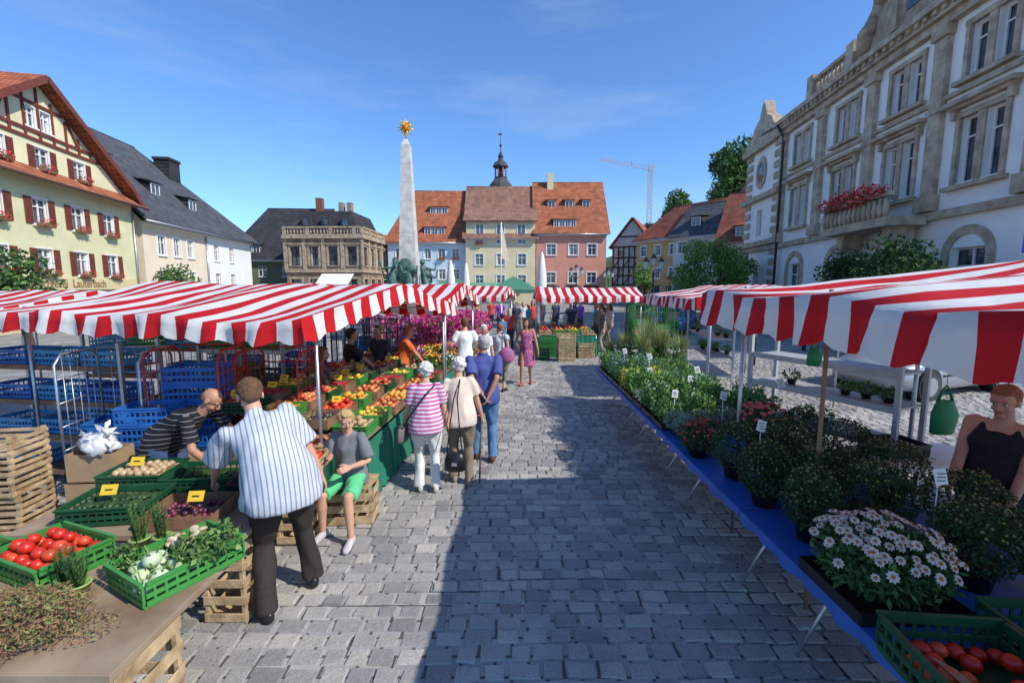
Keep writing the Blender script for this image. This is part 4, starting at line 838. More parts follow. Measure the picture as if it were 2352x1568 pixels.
canopy('striped_market_canopy',(-1.86,4.0),(-.97,.25),(.226,.974),4.2,3.95,2.12,2.42,.19,ph=.7,lowL=.05)
canopy('striped_market_canopy',(-6.1,4.75),(-.98,.2),(.1,.99),3.6,3.6,2.12,2.34,.19,ph=1.7)
canopy('striped_market_canopy',(-1.2,8.3),(-.97,.1),(.12,.99),3.6,3.2,2.13,2.45,.2,ph=.2)
canopy('striped_market_canopy',(-.3,15.6),(-.97,.1),(.15,.99),3.0,3,2.12,2.4,.2,ph=.9)
PWD=mat('pole_wood',(.25,.15,.08),.6,.2)
canopy('striped_market_canopy',(1.72,.9),(0.02,1),(1,0),3.4,5.4,2.36,2.66,.25,ph=.3,ridge=.55,poles=False,plist=[(2.2,3.15,2.38,PWD,.015),(2.15,4.2,2.4,MET,.018),(2.2,1.0,2.4,MET,.018),(3.75,4.15,2.5,MET,.018),(6.9,4.15,2.4,MET,.018)])
canopy('striped_market_canopy',(3.55,8.8),(0.02,1),(1,0),3.9,3.2,2.2,2.42,.22,ph=.9,ridge=.5)
canopy('striped_market_canopy',(.9,16.2),(1,0),(0,1),3.9,3,2.08,2.36,.2,ph=.1,ridge=.5)
GTE=mat('green_tent_cloth',(.08,.25,.16),.8,.1,trans=.2)
for x,y,w_ in((-1.5,30,3.2),(-6.5,33,4)):
    o=OB('green_market_tent',(x,y,0)); e=V((w_/2,w_/2,3.1)); vs=[(0,0,2.2),(w_,0,2.2),(w_,w_,2.2),(0,w_,2.2),e]
    o['canvas'].add(vs,[(0,1,4),(1,2,4),(2,3,4),(3,0,4)],GTE)
    for a,b in((0,0),(w_,0),(w_,w_),(0,w_)): o['poles'].tube([(a,b,0),(a,b,2.2)],.03,MET,6)
    o['valance'].bx(0,w_,-.01,.01,1.95,2.19,GTE); o.done()

# ------------------------------------------------------------ crates & goods
def crate(mb,c,rz,sz,mt,kind='p'):
    w_,d,h=sz; Tm=M.Translation(V(c))@M.Rotation(rz,4,'Z'); old=mb.T; mb.T=Tm if old is None else old@Tm
    th=.012
    if kind=='p':
        mb.bx(-w_/2,w_/2,-d/2,d/2,0,.012,mt)
        for s_ in(-1,1):
            for z0,z1 in((.0125,.035),(h*.42,h*.58),(h-.03,h)):
                mb.bx(-w_/2,w_/2,s_*d/2-th/2,s_*d/2+th/2,z0,z1,mt); mb.bx(s_*w_/2-th/2,s_*w_/2+th/2,-d/2+th,d/2-th,z0,z1,mt)
            mb.bx(-w_/2-.008,w_/2+.008,s_*(d/2+.006)-.01,s_*(d/2+.006)+.01,h,h+.012,mt); mb.bx(s_*(w_/2+.006)-.01,s_*(w_/2+.006)+.01,-d/2-.006+.02,d/2-.014,h,h+.012,mt)
            n=int(w_/.05)
            for i in range(n+1): x=-w_/2+w_*i/n; mb.bx(x-.006,x+.006,s_*d/2-th*.3,s_*d/2+th*.3,.03,h-.02,mt)
            n=int(d/.05)
            for i in range(n+1): y=-d/2+d*i/n; mb.bx(s_*w_/2-th*.3,s_*w_/2+th*.3,y-.006,y+.006,.03,h-.02,mt)
    elif kind=='w':
        mb.bx(-w_/2,w_/2,-d/2,d/2,0,.012,mt); n=3 if h<.4 else 5; sh=h/n
        for s_ in(-1,1):
            for i in range(n):
                mb.bx(-w_/2,w_/2,s_*d/2-.005,s_*d/2+.005,i*sh+.014,(i+1)*sh-.02*(h/.25),mt); mb.bx(s_*w_/2-.005,s_*w_/2+.005,-d/2+.006,d/2-.006,i*sh+.012,(i+1)*sh-.02*(h/.25),mt)
            for q in(-1,1): mb.box((s_*(w_/2-.02),q*(d/2-.02),h/2),(.03,.03,h+.02),mt)
    else:
        mb.bx(-w_/2,w_/2,-d/2,d/2,0,.01,mt)
        for s_ in(-1,1): mb.bx(-w_/2,w_/2,s_*d/2-.004,s_*d/2+.004,0.011,h,mt); mb.bx(s_*w_/2-.004,s_*w_/2+.004,-d/2+.005,d/2-.005,.011,h,mt)
    mb.T=old
o=OB('crate_seat',(-1.68,4.52,0)); crate(o['crate'],(0,0,0),.1,(.5,.34,.36),WOOD,'w'); o['lid'].bx(-.25,.25,-.18,.18,.385,.40,WOOD); o.done()
def pile(mb,c,rz,w_,d,z,r,mts,flat=1,el=1,mound=.6,den=1):
    rot=M.Rotation(rz,3,'Z'); nx=max(1,int(w_/(2*r)));ny=max(1,int(d/(2*r*el*.9)))
    for lay in range(2):
        for i in range(nx-lay):
            for j in range(ny-lay):
                if (lay and U(0,1)>mound) or U(0,1)>den: continue
                x=-w_/2+(i+.5+lay*.5)*w_/nx+U(-.25,.25)*r; y=-d/2+(j+.5+lay*.5)*d/ny+U(-.25,.25)*r; rr=r*U(.88,1.12)
                p=V(c)+rot@V((x,y,z+r*flat+lay*r*1.35*flat+U(0,.2)*r)); B=M.Rotation(U(0,6.28) if el==1 else U(-.4,.4),3,'Z')@M.Rotation(U(-.5,.5)*(1 if el==1 else .2),3,'X')
                mb.ball(p,(rr,rr*el,rr*.9*flat),random.choice(mts),10,7,B)
F={k:[mat(k+'_a',c,.35,.25,14,spec=.5),mat(k+'_b',d,.35,.25,14,spec=.5)] for k,c,d in(
 ('tomato',(.55,.025,.01),(.62,.07,.02)),('apple',(.42,.03,.03),(.5,.2,.06)),('peach',(.62,.24,.08),(.5,.11,.05)),('plum',(.10,.02,.05),(.16,.03,.05)),
 ('orange',(.7,.26,.03),(.65,.33,.05)),('lemon',(.7,.5,.07),(.65,.42,.06)),('potato',(.42,.28,.15),(.48,.34,.18)),('cucumber',(.02,.055,.015),(.035,.08,.02)),('kohlrabi',(.45,.55,.3),(.52,.62,.4)),('pepper',(.5,.22,.04),(.12,.22,.04)),('mushroom',(.50,.38,.24),(.55,.45,.32)),('grape',(.06,.02,.04),(.18,.26,.06)),('cherry',(.35,.01,.02),(.4,.02,.03)))}
def goods(name,x,y,z,rz,sz,mt,kind,fruit,r,el=1,tag=False,mound=.6,fl=1,den=1,dep=.45):
    o=OB(name,(x,y,z),rz); crate(o['crate'],(0,0,0),0,sz,mt,kind); pile(o['contents'],(0,0,.0),0,sz[0]-.05,sz[1]-.05,sz[2]*dep,r,F[fruit],fl,el,mound,den)
    if tag:
        R_=M.Rotation(radians(60),3,'X'); tx=U(-.08,.08); o['price_card'].box((tx,-sz[1]*.1,sz[2]+.08),(.11,.075,.003),YTAG,R=R_)
        o['price_card'].box((tx,-sz[1]*.1-.005,sz[2]+.083),(.05,.008,.003),BLK,R=R_)
    o.done()
o=OB('market_table'); o['top'].bx(-3.6,-1.72,1.76,2.78,.71,.75,BOARD)
for x in(-1.95,-2.7,-3.4): crate(o['crate_legs'],(x,2.05,0.0),0,(.32,.42,.7),WOOD,'w')
o.done(.003)
GRB=[mat('herb_green',(.10,.22,.05),.6,.3,9,trans=.25),mat('herb_light',(.2,.33,.09),.6,.3,9,trans=.25),mat('herb_dark',(.04,.1,.03),.6,.3,9,trans=.2)]
o=OB('kohlrabi_crate',(-1.93,2.47,.752),radians(-28)); crate(o['crate'],(0,0,0),0,(.38,.52,.13),GRN,'p')
for x,y,z in((-.10,-.16,.08),(.0,-.19,.08),(.09,-.14,.08),(-.04,-.09,.09),(.06,-.04,.1),(-.12,-.05,.08),(.0,-.13,.15),(.1,-.22,.07)):
    o['kohlrabi'].ball((x,y,z),(.047,.047,.042),random.choice(F['kohlrabi']),14,10)
    for q in range(4): a=U(0,6.28); o['stalks'].tube([(x+.02*cos(a),y+.02*sin(a),z+.03),(x+.05*cos(a),y+.05*sin(a),z+.075)],[.004,.003],GRB[1],5)
for k in range(26): o['mushrooms'].ball((-.12+U(-.06,.06),.1+U(-.08,.1),.1+U(0,.05)),(U(.018,.03),U(.018,.03),.014),random.choice(F['mushroom']),9,6,M.Rotation(U(-.9,.9),3,'X')@M.Rotation(U(-.9,.9),3,'Y'))
for i in range(26):
    p=V((U(-.02,.12),U(-.04,.16),U(.1,.14))); d=V((U(-.05,.18),U(-.02,.2),U(.0,.05))); o['greens'].tube([p,p+d*.5+V((0,0,.03)),p+d],[.005,.004,.002],GRB[1],5)
    for q in range(4): o['greens'].leaves(p+d*(.5+.17*q),(.03,.03,.016),7,.04,GRB,.2,asp=.55)
o.done()
goods('tomato_crate',-2.72,2.52,.752,radians(-20),(.5,.36,.13),GRN,'p','tomato',.036,mound=.9)
goods('carrot_crate',-3.25,2.45,.752,radians(-15),(.45,.36,.13),GRN,'p','orange',.018,3.6,mound=.9)
PLP=mat('lime_pot_plastic',(.3,.42,.12),.5,.1)
def pot(x,y,z,r,h,kind,name='potted_herb'):
    o=OB(name,(x,y,z)); o['pot'].lathe((0,0,0),[(r*.7,0),(r,r*1.5),(r*1.08,r*1.5),(r*1.08,r*1.65),(r*.9,r*1.65),(r*.85,r*1.4)],PLP,14)
    if kind=='rosemary':
        for i in range(22):
            a=U(0,6.28); k=U(.1,.7); hh=h*U(.6,1); t_=V((r*k*1.6*cos(a),r*k*1.6*sin(a),r*1.5+hh)); b=V((r*.4*cos(a),r*.4*sin(a),r*1.4)); o['stems'].tube([b,(b+t_)/2,t_],[.003,.002,.001],GRB[2],4)
            for q in range(34):
                p=b.lerp(t_,q/34); d=V((U(-1,1),U(-1,1),U(.2,1))).normalized()*.028; e=V((.003,0,0)); o['needles'].add([p-e,p+e,p+d],[(0,1,2)],random.choice(GRB))
    else: o['leaves'].leaves((0,0,r*1.6+h*.4),(r*1.3,r*1.3,h*.55),420,.03,GRB,.3)
    o.done()
pot(-2.30,2.24,.752,.055,.2,'rosemary'); pot(-2.2,2.42,.752,.055,.1,'r'); pot(-2.33,2.68,.752,.055,.27,'rosemary'); pot(-2.42,2.3,.752,.05,.18,'rosemary'); pot(-2.22,2.72,.752,.05,.25,'rosemary')
DH=[mat('dry_thyme',(.24,.19,.08),.8,.3,12),mat('dry_thyme_green',(.15,.17,.06),.8,.3,12),mat('dry_thyme_red',(.26,.13,.07),.8,.3,12)]
o=OB('thyme_bundles')
o['sprigs'].leaves((-2.35,1.98,.85),(.34,.2,.1),4600,.024,DH,.1,asp=.35); o['sprigs'].leaves((-2.75,1.95,.87),(.3,.2,.12),2800,.024,DH,.1,asp=.35); o['sprigs'].leaves((-2.1,2.0,.775),(.2,.14,.02),500,.02,DH,.1,asp=.35)
for i in range(120): a=U(0,6.28); p=V((-2.4+U(-.35,.3),1.98+U(-.18,.18),.78+U(0,.1))); o['stalks'].tube([p,p+V((.1*cos(a),.1*sin(a),U(0,.06)))],[.0018,.001],DH[2],3,caps=False)
o.done()
o=OB('market_table'); o['top'].bx(-3.5,-1.85,2.95,4.55,.66,.7,BOARD)
for x,y in((-2.05,3.2),(-2.05,4.2),(-3.2,3.2),(-3.2,4.2)): crate(o['crate_legs'],(x,y,0),0,(.3,.4,.65),WOOD,'w')
o.done(.003)
goods('cucumber_crate',-2.95,3.25,.70,radians(8),(.56,.38,.13),DGRN,'p','cucumber',.02,3.0,True,.9)
goods('produce_tray_crate',-2.38,3.2,.70,radians(5),(.5,.4,.1),WOODD,'b','plum',.02,1,True,.2,den=.3,dep=.1)
goods('empty_black_crate',-2.1,3.62,.70,0,(.36,.3,.12),BLK,'p','plum',.03,1,False,.1,den=.15,dep=.1)
goods('courgette_crate',-2.6,3.75,.70,radians(5),(.56,.38,.13),DGRN,'p','cucumber',.02,3.2,False,.7)
goods('potato_crate',-3.2,3.8,.70,radians(3),(.5,.38,.13),DGRN,'p','potato',.03,1,True,.8)
kinds=[('apple_crate','apple',.036,WOOD,'w'),('peach_crate','peach',.034,WOODD,'b'),('plum_crate','plum',.022,WOOD,'w'),('orange_crate','orange',.036,GRN,'p'),('potato_crate','potato',.035,DGRN,'p'),('tomato_crate','tomato',.036,WOODD,'b'),('lemon_crate','lemon',.032,GRN,'p'),('grape_crate','grape',.018,WOODD,'b'),('cherry_crate','cherry',.016,WOODD,'b'),('pepper_crate','pepper',.036,WOOD,'w'),('apple_crate','apple',.036,DGRN,'p')]
goods('red_pepper_crate',-1.98,4.1,.70,.05,(.4,.34,.13),WOOD,'w','tomato',.04,1,False,.8); goods('apple_crate',-2.1,4.5,.72,.05,(.42,.34,.13),WOOD,'w','apple',.036); goods('orange_crate',-2.5,4.35,.75,.05,(.42,.34,.13),WOODD,'b','orange',.036,1,True)
GC=mat('green_table_cloth',(.015,.16,.10),.8,.15,3,bump=.2,bscale=6)
def clothtable(name,x1,x2,y0,y1,h=.72,w_=1.9):
    o=OB(name); A=V((x1,y0,h));B=V((x2,y1,h)); l=V((-w_,0,0))
    o['top'].slab([A,B,B+l,A+l],.02,BOARD)
    for O_,D_,nrm in((A,B-A,V((1,0,0))),(A,l,V((0,-1,0)))):
        n=60; vs=[]
        for i in range(n+1):
            p=O_+D_*(i/n); wv=.02*sin(i*1.3)+.015*sin(i*2.9)
            vs+=[p+nrm*.012-V((0,0,.02)),p+nrm*(.025+wv*.6)-V((0,0,h*.5)),p+nrm*(.04+wv*1.4)+V((0,0,-h+.03+.015*sin(i*.9)))]
        o['cloth'].add(vs,[(i*3+k,(i+1)*3+k,(i+1)*3+k+1,i*3+k+1) for i in range(n) for k in range(2)],GC,True)
    for p in(A,B,A+l,B+l): o['legs'].tube([(p.x-.04 if p.x>A.x-.5 else p.x+.03,p.y,0),(p.x-.04 if p.x>A.x-.5 else p.x+.03,p.y,h-.01)],.02,MET,6)
    o.done()
clothtable('cloth_covered_stall',-1.6,-1.45,4.8,7.2); clothtable('cloth_covered_stall',-1.4,-1.15,7.3,10.4)
k=0
for r_ in range(12):
    y=5.05+r_*.44; xe=-1.58+.045*r_
    for c_ in range(4 if r_<9 else 3):
        if y>8.4 and c_<2: continue
        nm,fr,rr,mt_,kd=kinds[(k*7+r_*3)%len(kinds)]; k+=1
        if c_==0 and r_<5: nm,fr,rr,mt_,kd=[('potato_crate','potato',.035,GRN,'p'),('lemon_crate','lemon',.032,GRN,'p'),('peach_crate','peach',.034,WOODD,'b'),('orange_crate','orange',.036,WOOD,'w'),('apple_crate','apple',.036,WOOD,'w')][r_]
        goods(nm,xe-.2-c_*.42,y,.742+c_*.09,radians(U(-3,3)),(.37,.39,.12),mt_,kd,fr,rr,tag=random.random()<.25)
o=OB('crate_supports')
for c_ in range(1,4): o['steps'].bx(-1.45-c_*.42-.2,-1.45-c_*.42+.2,5,8.4,.742,.738+c_*.09,WOODD)
o.done()
FL=[mat('flower_white',(.7,.67,.63),.7,.1),mat('flower_yellow',(.7,.45,.04),.7,.1),mat('flower_purple',(.3,.08,.4),.7,.2),mat('flower_orange',(.7,.22,.03),.7,.1)]
def bush(name,x,y,z,r,h,leafm,n,ls,flm=None,nf=0,fs=.03,potm=None,asp=.5,shell=.55):
    o=OB(name,(x,y,z))
    if potm: o['pot'].lathe((0,0,0),[(r*.4,0),(r*.55,h*.35),(r*.58,h*.35)],potm,12)
    o['foliage'].leaves((0,0,h*.6),(r,r,h*.45),n,ls,leafm,shell,asp=asp)
    if flm:
        for i in range(nf):
            a=U(0,6.28);q=U(0,1)**.5; p=V((r*q*cos(a),r*q*sin(a),h*.6+h*.47*sqrt(max(0,1-q*q))*U(.9,1.1)))
            nn=V((p.x*1.5/r,p.y*1.5/r-.3,1.2)).normalized(); o['blooms'].ball(p,(fs,fs,fs*.5),random.choice(flm),7,4,nn.to_track_quat('Z','Y').to_matrix(),jit=.15)
    o.done()
for i in range(26): bush('potted_flowers',U(-2.3,-1.2),U(8.7,10.4),.74,.16,.34,GRB,300,.05,[random.choice(FL+PINKF)],18,.025)
for i in range(26): bush('potted_flowers',U(-2.6,-1.0),U(10.6,12.0),.2,.28,.75,GRB,300,.08,[random.choice(FL+PINKF+REDF)],26,.035)
# ------------------------------------------------------------ right plant tables
BT=mat('blue_oilcloth',(.02,.10,.38),.45,.15,3,bump=.35,bscale=7)
for y0,y1 in((1.25,3.2),(3.22,5.2),(5.22,7.2),(7.22,9.2)):
    o=OB('trestle_table'); o['cloth_top'].bx(1.7,3.1,y0,y1,.735,.75,BT)
    n=30; vs=[]
    for i in range(n+1): yy=y0+(y1-y0)*i/n; vs+=[(1.698,yy,.748),(1.688+.008*sin(i*1.7),yy,.72),(1.68+.016*sin(i*1.7+.4),yy,.69+.012*sin(i*.8))]
    o['cloth_skirt'].add(vs,[(i*3+k,(i+1)*3+k,(i+1)*3+k+1,i*3+k+1) for i in range(n) for k in range(2)],BT,True)
    o['top'].bx(1.72,3.08,y0+.02,y1-.02,.71,.733,WOODD)
    for yy in(y0+.35,y1-.35):
        for a,b in((1.85,2.35),(2.9,2.4)): o['legs'].tube([(b,yy,.71),(a,yy-.15*(1 if a<2 else -1),0.01)],.014,MET,6)
        o['legs'].tube([(1.9,yy,.70),(2.9,yy,.70)],.014,MET,6)
    o.done()
MUM=[mat('mum_leaf_dark',(.022,.055,.014),.6,.3,9,trans=.15),mat('mum_leaf',(.04,.095,.024),.6,.3,9,trans=.15)]
for x,y,r in((1.95,2.82,.17),(2.42,2.9,.25),(2.9,2.75,.23),(1.92,3.3,.2),(2.4,3.42,.28),(2.9,3.35,.25),(1.95,3.8,.22),(2.45,3.95,.25),(2.95,3.9,.23),(2.8,4.3,.2),(2.9,2.25,.22),(2.55,2.35,.2),(2.2,3.15,.2),(2.2,3.65,.2)): bush('chrysanthemum_pot',x,y,.75,r,.46,MUM,3400,.024,[mat('mum_bud',(.20,.17,.04),.6,.3)],80,.008,BLK,shell=.7)
ZW=mat('zinnia_petal',(.74,.66,.57),.6,.08,20,trans=.2); ZC=mat('zinnia_centre',(.35,.13,.03),.8,.2)
o=OB('white_zinnia_tray',(1.98,2.28,.75)); crate(o['tray'],(0,0,0),0,(.56,.48,.07),BLK,'b'); o['foliage'].leaves((0,0,.2),(.32,.28,.17),3600,.045,[GRB[0],GRB[2],MUM[1],GRB[2]],.3,asp=.4)
for i in range(140):
    a=U(0,6.28);q=U(0,1)**.5; p=V((.33*q*cos(a),.3*q*sin(a),.25+.15*sqrt(max(0,1-q*q))+U(-.04,.03)))
    nn=V((p.x*2,p.y*2-.35,.8+U(-.2,.2))).normalized(); B=nn.to_track_quat('Z','Y').to_matrix(); np_=9; rr=U(.022,.032)
    for k in range(np_):
        t=2*pi*k/np_; d=V((cos(t),sin(t),0)); e=V((-sin(t),cos(t),0)); o['petals'].add([p+B@(d*.004),p+B@(d*rr*.65+e*rr*.24+V((0,0,.004))),p+B@(d*rr+V((0,0,-.003))),p+B@(d*rr*.65-e*rr*.24+V((0,0,.004)))],[(0,1,2,3)],ZW)
    o['centres'].ball(p+nn*.004,(.008,.008,.007),ZC,7,4,B)
    if i%3==0: o['stems'].tube([p,p*.6],[.002,.002],GRB[0],4,caps=False)
o.done()
RB=[mat('red_blossom',(.5,.02,.03),.6,.2,20,trans=.1),mat('coral_blossom',(.65,.12,.1),.6,.2,20,trans=.1)]
bush('red_fuchsia',1.82,4.3,.75,.19,.3,[MUM[1],GRB[2]],800,.04,RB,60,.013,BLK); bush('red_fuchsia',1.98,4.55,.75,.19,.28,[MUM[1],GRB[2]],700,.04,RB,50,.013,BLK)
bush('coral_dahlia',2.45,4.35,.80,.26,.44,[MUM[1],GRB[2]],1200,.04,[RB[1]],70,.022,BLK)
SIL=[mat('silver_leaf',(.26,.31,.25),.7,.2,9),mat('silver_leaf_green',(.17,.25,.14),.7,.2,9)]
for x,y in((1.87,4.95),(2.15,5.0),(2.5,5.0),(1.9,4.75)): bush('silver_foliage_plant',x,y,.75,.17,.26,SIL,900,.03,None,0,.02,BLK)
trays=[(GRB,.05,.22,None),([GRB[2],GRB[0]],.035,.18,None),(SIL,.035,.18,None),([GRB[1],GRB[0]],.045,.24,None),([mat('yellow_leaf',(.55,.45,.04),.6,.2,9,trans=.2),GRB[1]],.045,.28,None),(GRB,.06,.32,[FL[0]]),([mat('bluegreen_leaf',(.18,.3,.24),.6,.2,9),GRB[0]],.05,.28,None),([GRB[0],GRB[1]],.07,.36,None)]
k=0
for j in range(9):
    for i in range(4):
        x=1.88+i*.32; y=5.3+j*.43
        tr=trays[4] if (i<2 and j==4) else trays[(k*5+j)%8]; k+=1
        if tr is trays[4] and not(i<2 and j==4): tr=trays[0]
        o=OB('herb_tray',(x,y,.752)); crate(o['tray'],(0,0,0),0,(.3,.4,.06),BLK,'b'); bo=.5 if j>4 else 0
        for a in range(3):
            for b in range(4): hh=tr[2]*(1+bo)*U(.8,1.15); o['plants'].leaves((-.1+a*.1,-.15+b*.1,.06+hh*.5),(.07,.07,hh*.55),100,tr[1],tr[0],.3,up=.8,asp=.4)
        if tr[3]:
            for q in range(16): o['blooms'].ball((U(-.13,.13),U(-.18,.18),.06+tr[2]*(1+bo)+U(-.03,.04)),(.012,.012,.008),tr[3][0],6,4)
        o.done()
GRS=[mat('grass_blade',(.18,.28,.08),.6,.3,5,trans=.3),mat('grass_straw',(.33,.30,.14),.6,.3,5,trans=.3)]
for x,y,h_ in((2.4,8.2,.95),(2.8,8.4,1.05),(2.2,8.8,.8),(2.7,8.9,1.15),(3.0,8.0,.85),(1.95,9.0,.55),(2.55,8.6,1.0)):
    o=OB('ornamental_grass_pot',(x,y,.752)); o['pot'].lathe((0,0,0),[(.09,0),(.12,.18)],BLK)
    for i in range(260):
        a=U(0,6.28);l=h_*U(.6,1);sp=U(.05,.38)*h_; p0=V((.05*cos(a),.05*sin(a),.15)); p1=V((sp*.4*cos(a),sp*.4*sin(a),.15+l*.6)); p2=V((sp*cos(a),sp*sin(a),.15+l*U(.7,1))); e=V((-sin(a),cos(a),0))*.005
        o['blades'].add([p0-e,p0+e,p1+e,p1-e,p2],[(0,1,2,3),(3,2,4)],random.choice(GRS))
    o.done()
TAG=mat('plant_label',(.75,.75,.72),.5,.05)
o=OB('plant_labels')
for x,y,z in((2.45,2.5,1.28),(2.0,3.55,1.25),(1.9,5.2,1.12),(2.3,4.85,1.18),(2.35,5.9,1.15),(2.0,6.5,1.15),(2.6,6.3,1.2),(2.2,7.2,1.25),(2.9,5.4,1.2),(1.95,7.8,1.25),(2.7,4.5,1.4)):
    o['stakes'].tube([(x,y,z-.35),(x,y,z)],.004,WHT,4); R_=M.Rotation(U(-.3,.3),3,'Y')@M.Rotation(-.2,3,'X'); o['cards'].box((x,y-.01,z+.04),(.07,.004,.09),TAG,R=R_)
    for q in range(3): o['cards'].box((x,y-.0145-.002*q,z+.06-q*.02),(.045,.002,.005),DARKM)
o.done()
goods('tomato_crate',1.9,1.68,.752,radians(-6),(.5,.4,.17),DGRN,'p','tomato',.036,mound=.3,den=.5,dep=.1); goods('courgette_crate',2.48,1.78,.752,radians(-4),(.56,.4,.17),DGRN,'p','cucumber',.026,4.5,mound=.8,dep=.3); goods('tomato_crate',2.15,1.3,.752,radians(-4),(.56,.4,.16),DGRN,'p','tomato',.036,mound=.3,den=.6)
CARD=mat('cardboard',(.35,.23,.13),.8,.12)
o=OB('cardboard_label'); o['card'].box((1.78,1.62,.86),(.12,.16,.004),CARD,R=M.Rotation(.5,3,'Y')); o.done()
# ---------------- shelving / crates storage
def rack(name,x,y,rz,w_,d,h,levels,cr=None,mt=MET,fill=.85,shelf=MET):
    o=OB(name,(x,y,0),rz)
    for a in(-1,1):
        for b in(-1,1): o['posts'].bx(a*w_/2-.02,a*w_/2+.02,b*d/2-.02,b*d/2+.02,0,h,mt)
    for z in levels:
        o['shelves'].bx(-w_/2+.02,w_/2-.02,-d/2+.021,d/2-.021,z-.02,z,shelf); o['shelves'].bx(-w_/2+.02,w_/2-.02,-d/2+.001,-d/2+.019,z-.045,z+.015,shelf)
        if cr:
            n=int(w_/.62)
            for i in range(n):
                if U(0,1)<fill:
                    for q in range(random.choice((1,1,2))): crate(o['crates'],(-w_/2+(i+.5)*w_/n,U(-.02,.02),z+.003+q*.19),0,(.56,.38,.17),random.choice(cr),'p')
    o.done()
rack('crate_rack',-5.5,5.6,radians(-8),2.0,.5,1.75,[.15,.6,1.02,1.45],[BLU,LBLU,LBLU],shelf=WOODD); rack('crate_rack',-5.4,7.2,radians(-5),2.6,.5,1.8,[.2,.6,1.02,1.45],[LBLU,LBLU,GRN],shelf=WOODD); rack('crate_rack',-3.8,6.6,radians(-8),1.3,.5,1.85,[.2,.6,1.0,1.5],[GRN,GRN,DGRN])
def rollcage(x,y,rz,mt,fill=None,h=1.7):
    o=OB('roll_cage',(x,y,0),rz); c=o['cage']; w_,d=.75,.65
    for a in(-1,1):
        c.tube([(a*w_/2,-d/2,.15),(a*w_/2,-d/2,h-.1),(a*w_/2,-d/2+.1,h),(a*w_/2,d/2-.1,h),(a*w_/2,d/2,h-.1),(a*w_/2,d/2,.15)],.014,mt,6)
        for i in range(1,6): y_=-d/2+d*i/6; c.tube([(a*w_/2,y_,.2),(a*w_/2,y_,h)],.005,mt,4)
        for i in range(1,6): z=.2+(h-.2)*i/6; c.tube([(a*w_/2,-d/2,z),(a*w_/2,d/2,z)],.006,mt,4)
    for i in range(7): x_=-w_/2+w_*i/6; c.tube([(x_,d/2,.2),(x_,d/2,h)],.005,mt,4)
    for z in(.2,.8,1.4,h): c.tube([(-w_/2,d/2,z),(w_/2,d/2,z)],.01,mt,4)
    o['base'].bx(-w_/2,w_/2,-d/2,d/2,.13,.17,mt)
    for a in(-1,1):
        for b in(-1,1): o['wheels'].tube([(a*.3-.015,b*.25,.06),(a*.3+.015,b*.25,.06)],.055,BLK,10)
    if fill:
        for q in range(random.choice((4,5,7))): crate(o['crates'],(0,0,.175+q*.19),0,(.56,.38,.18),random.choice(fill),'p')
    o.done()
rollcage(-3.6,5.15,.1,REDM,[BLU]); rollcage(-2.95,5.7,.0,REDM,None,1.6); rollcage(-4.35,4.95,.2,MET,[BLU,LBLU])
for x,y in((-3.3,8.6),(-2.9,9.6),(-4.2,8.8),(-4.6,9.8),(-3.7,10.4),(-5.2,8.7),(-6.2,9.2),(-2.9,10.8),(-3.9,11.6)): rollcage(x,y,U(-.3,.3),random.choice((BLU,MET,MET,DARKM)),random.choice(([DGRN],[GRN,DGRN],[BLU],None)))
for x,y in((5.2,19),(6.0,19.2),(6.8,19.5),(5.6,20.4),(5.0,17.6),(5.7,17.4)): rollcage(x,y,U(-.3,.3),GRN,[GRN,DGRN,WOOD],1.7)
def stack(name,x,y,rz,n,sz,mt,kind):
    o=OB(name,(x,y,0),rz)
    for q in range(n): crate(o['crates'],(U(-.015,.015),U(-.015,.015),q*(sz[2]+.012)),U(-.03,.03),sz,mt,kind)
    o.done()
stack('wooden_crate_stack',-4.7,4.0,.1,6,(.56,.38,.17),WOOD,'w'); stack('wooden_crate_stack',-5.1,3.9,.0,4,(.5,.34,.17),WOOD,'w')
stack('cardboard_box_stack',-4.0,4.25,.1,3,(.4,.3,.27),CARD,'b'); stack('blue_crate_stack',-3.4,4.75,-.1,5,(.5,.34,.18),BLU,'p'); stack('blue_crate_stack',-3.85,4.75,.1,6,(.5,.34,.18),BLU,'p')
o=OB('plastic_bag_heap',(-4.0,4.2,.86))
WB=mat('white_plastic_bag',(.7,.71,.72),.3,.1,trans=.2)
for i in range(9):
    c=V((U(-.14,.14),U(-.1,.1),U(0,.1))); o['bags'].ball(c,(U(.07,.11),U(.06,.09),U(.06,.09)),WB,9,6,jit=.35); o['bags'].leaves(c+V((0,0,.08)),(.05,.05,.05),6,.1,[WB],.2)
o.done()
stack('wooden_crate_stack',1.75,14.6,.1,5,(.55,.4,.17),WOOD,'w'); stack('wooden_crate_stack',2.5,15.3,.0,3,(.55,.4,.17),WOOD,'w'); stack('green_crate_stack',1.2,15.5,.0,4,(.55,.4,.17),GRN,'p'); stack('green_crate_stack',.95,14.9,.0,2,(.55,.4,.17),DGRN,'p')
clothtable('cloth_covered_stall',2.9,2.9,15.4,18.6,.75,2.0)
for i in range(4):
    for j in range(5):
        nm,fr,rr,mt_,kd=kinds[(i*3+j*5)%len(kinds)]; goods(nm,1.15+i*.48,15.7+j*.55,.772,0,(.4,.42,.12),mt_,kd,fr,.045,tag=random.random()<.25)
SS=mat('shelf_grey',(.42,.44,.45),.4,.1,metal=.2)
rack('plant_shelf_rack',3.35,4.75,radians(-66),1.5,.45,1.95,[.55,.95,1.3,1.62],None,SS,shelf=SS); rack('plant_shelf_rack',4.6,10.6,radians(80),2.2,.5,1.9,[.5,.9,1.3],None,SS,shelf=SS)
for i in range(7): bush('potted_plant',3.1+i*.08,5.25-i*.17,random.choice((1.3,.95)),.09,.16,GRB,120,.04,None,0,.02,BLK)
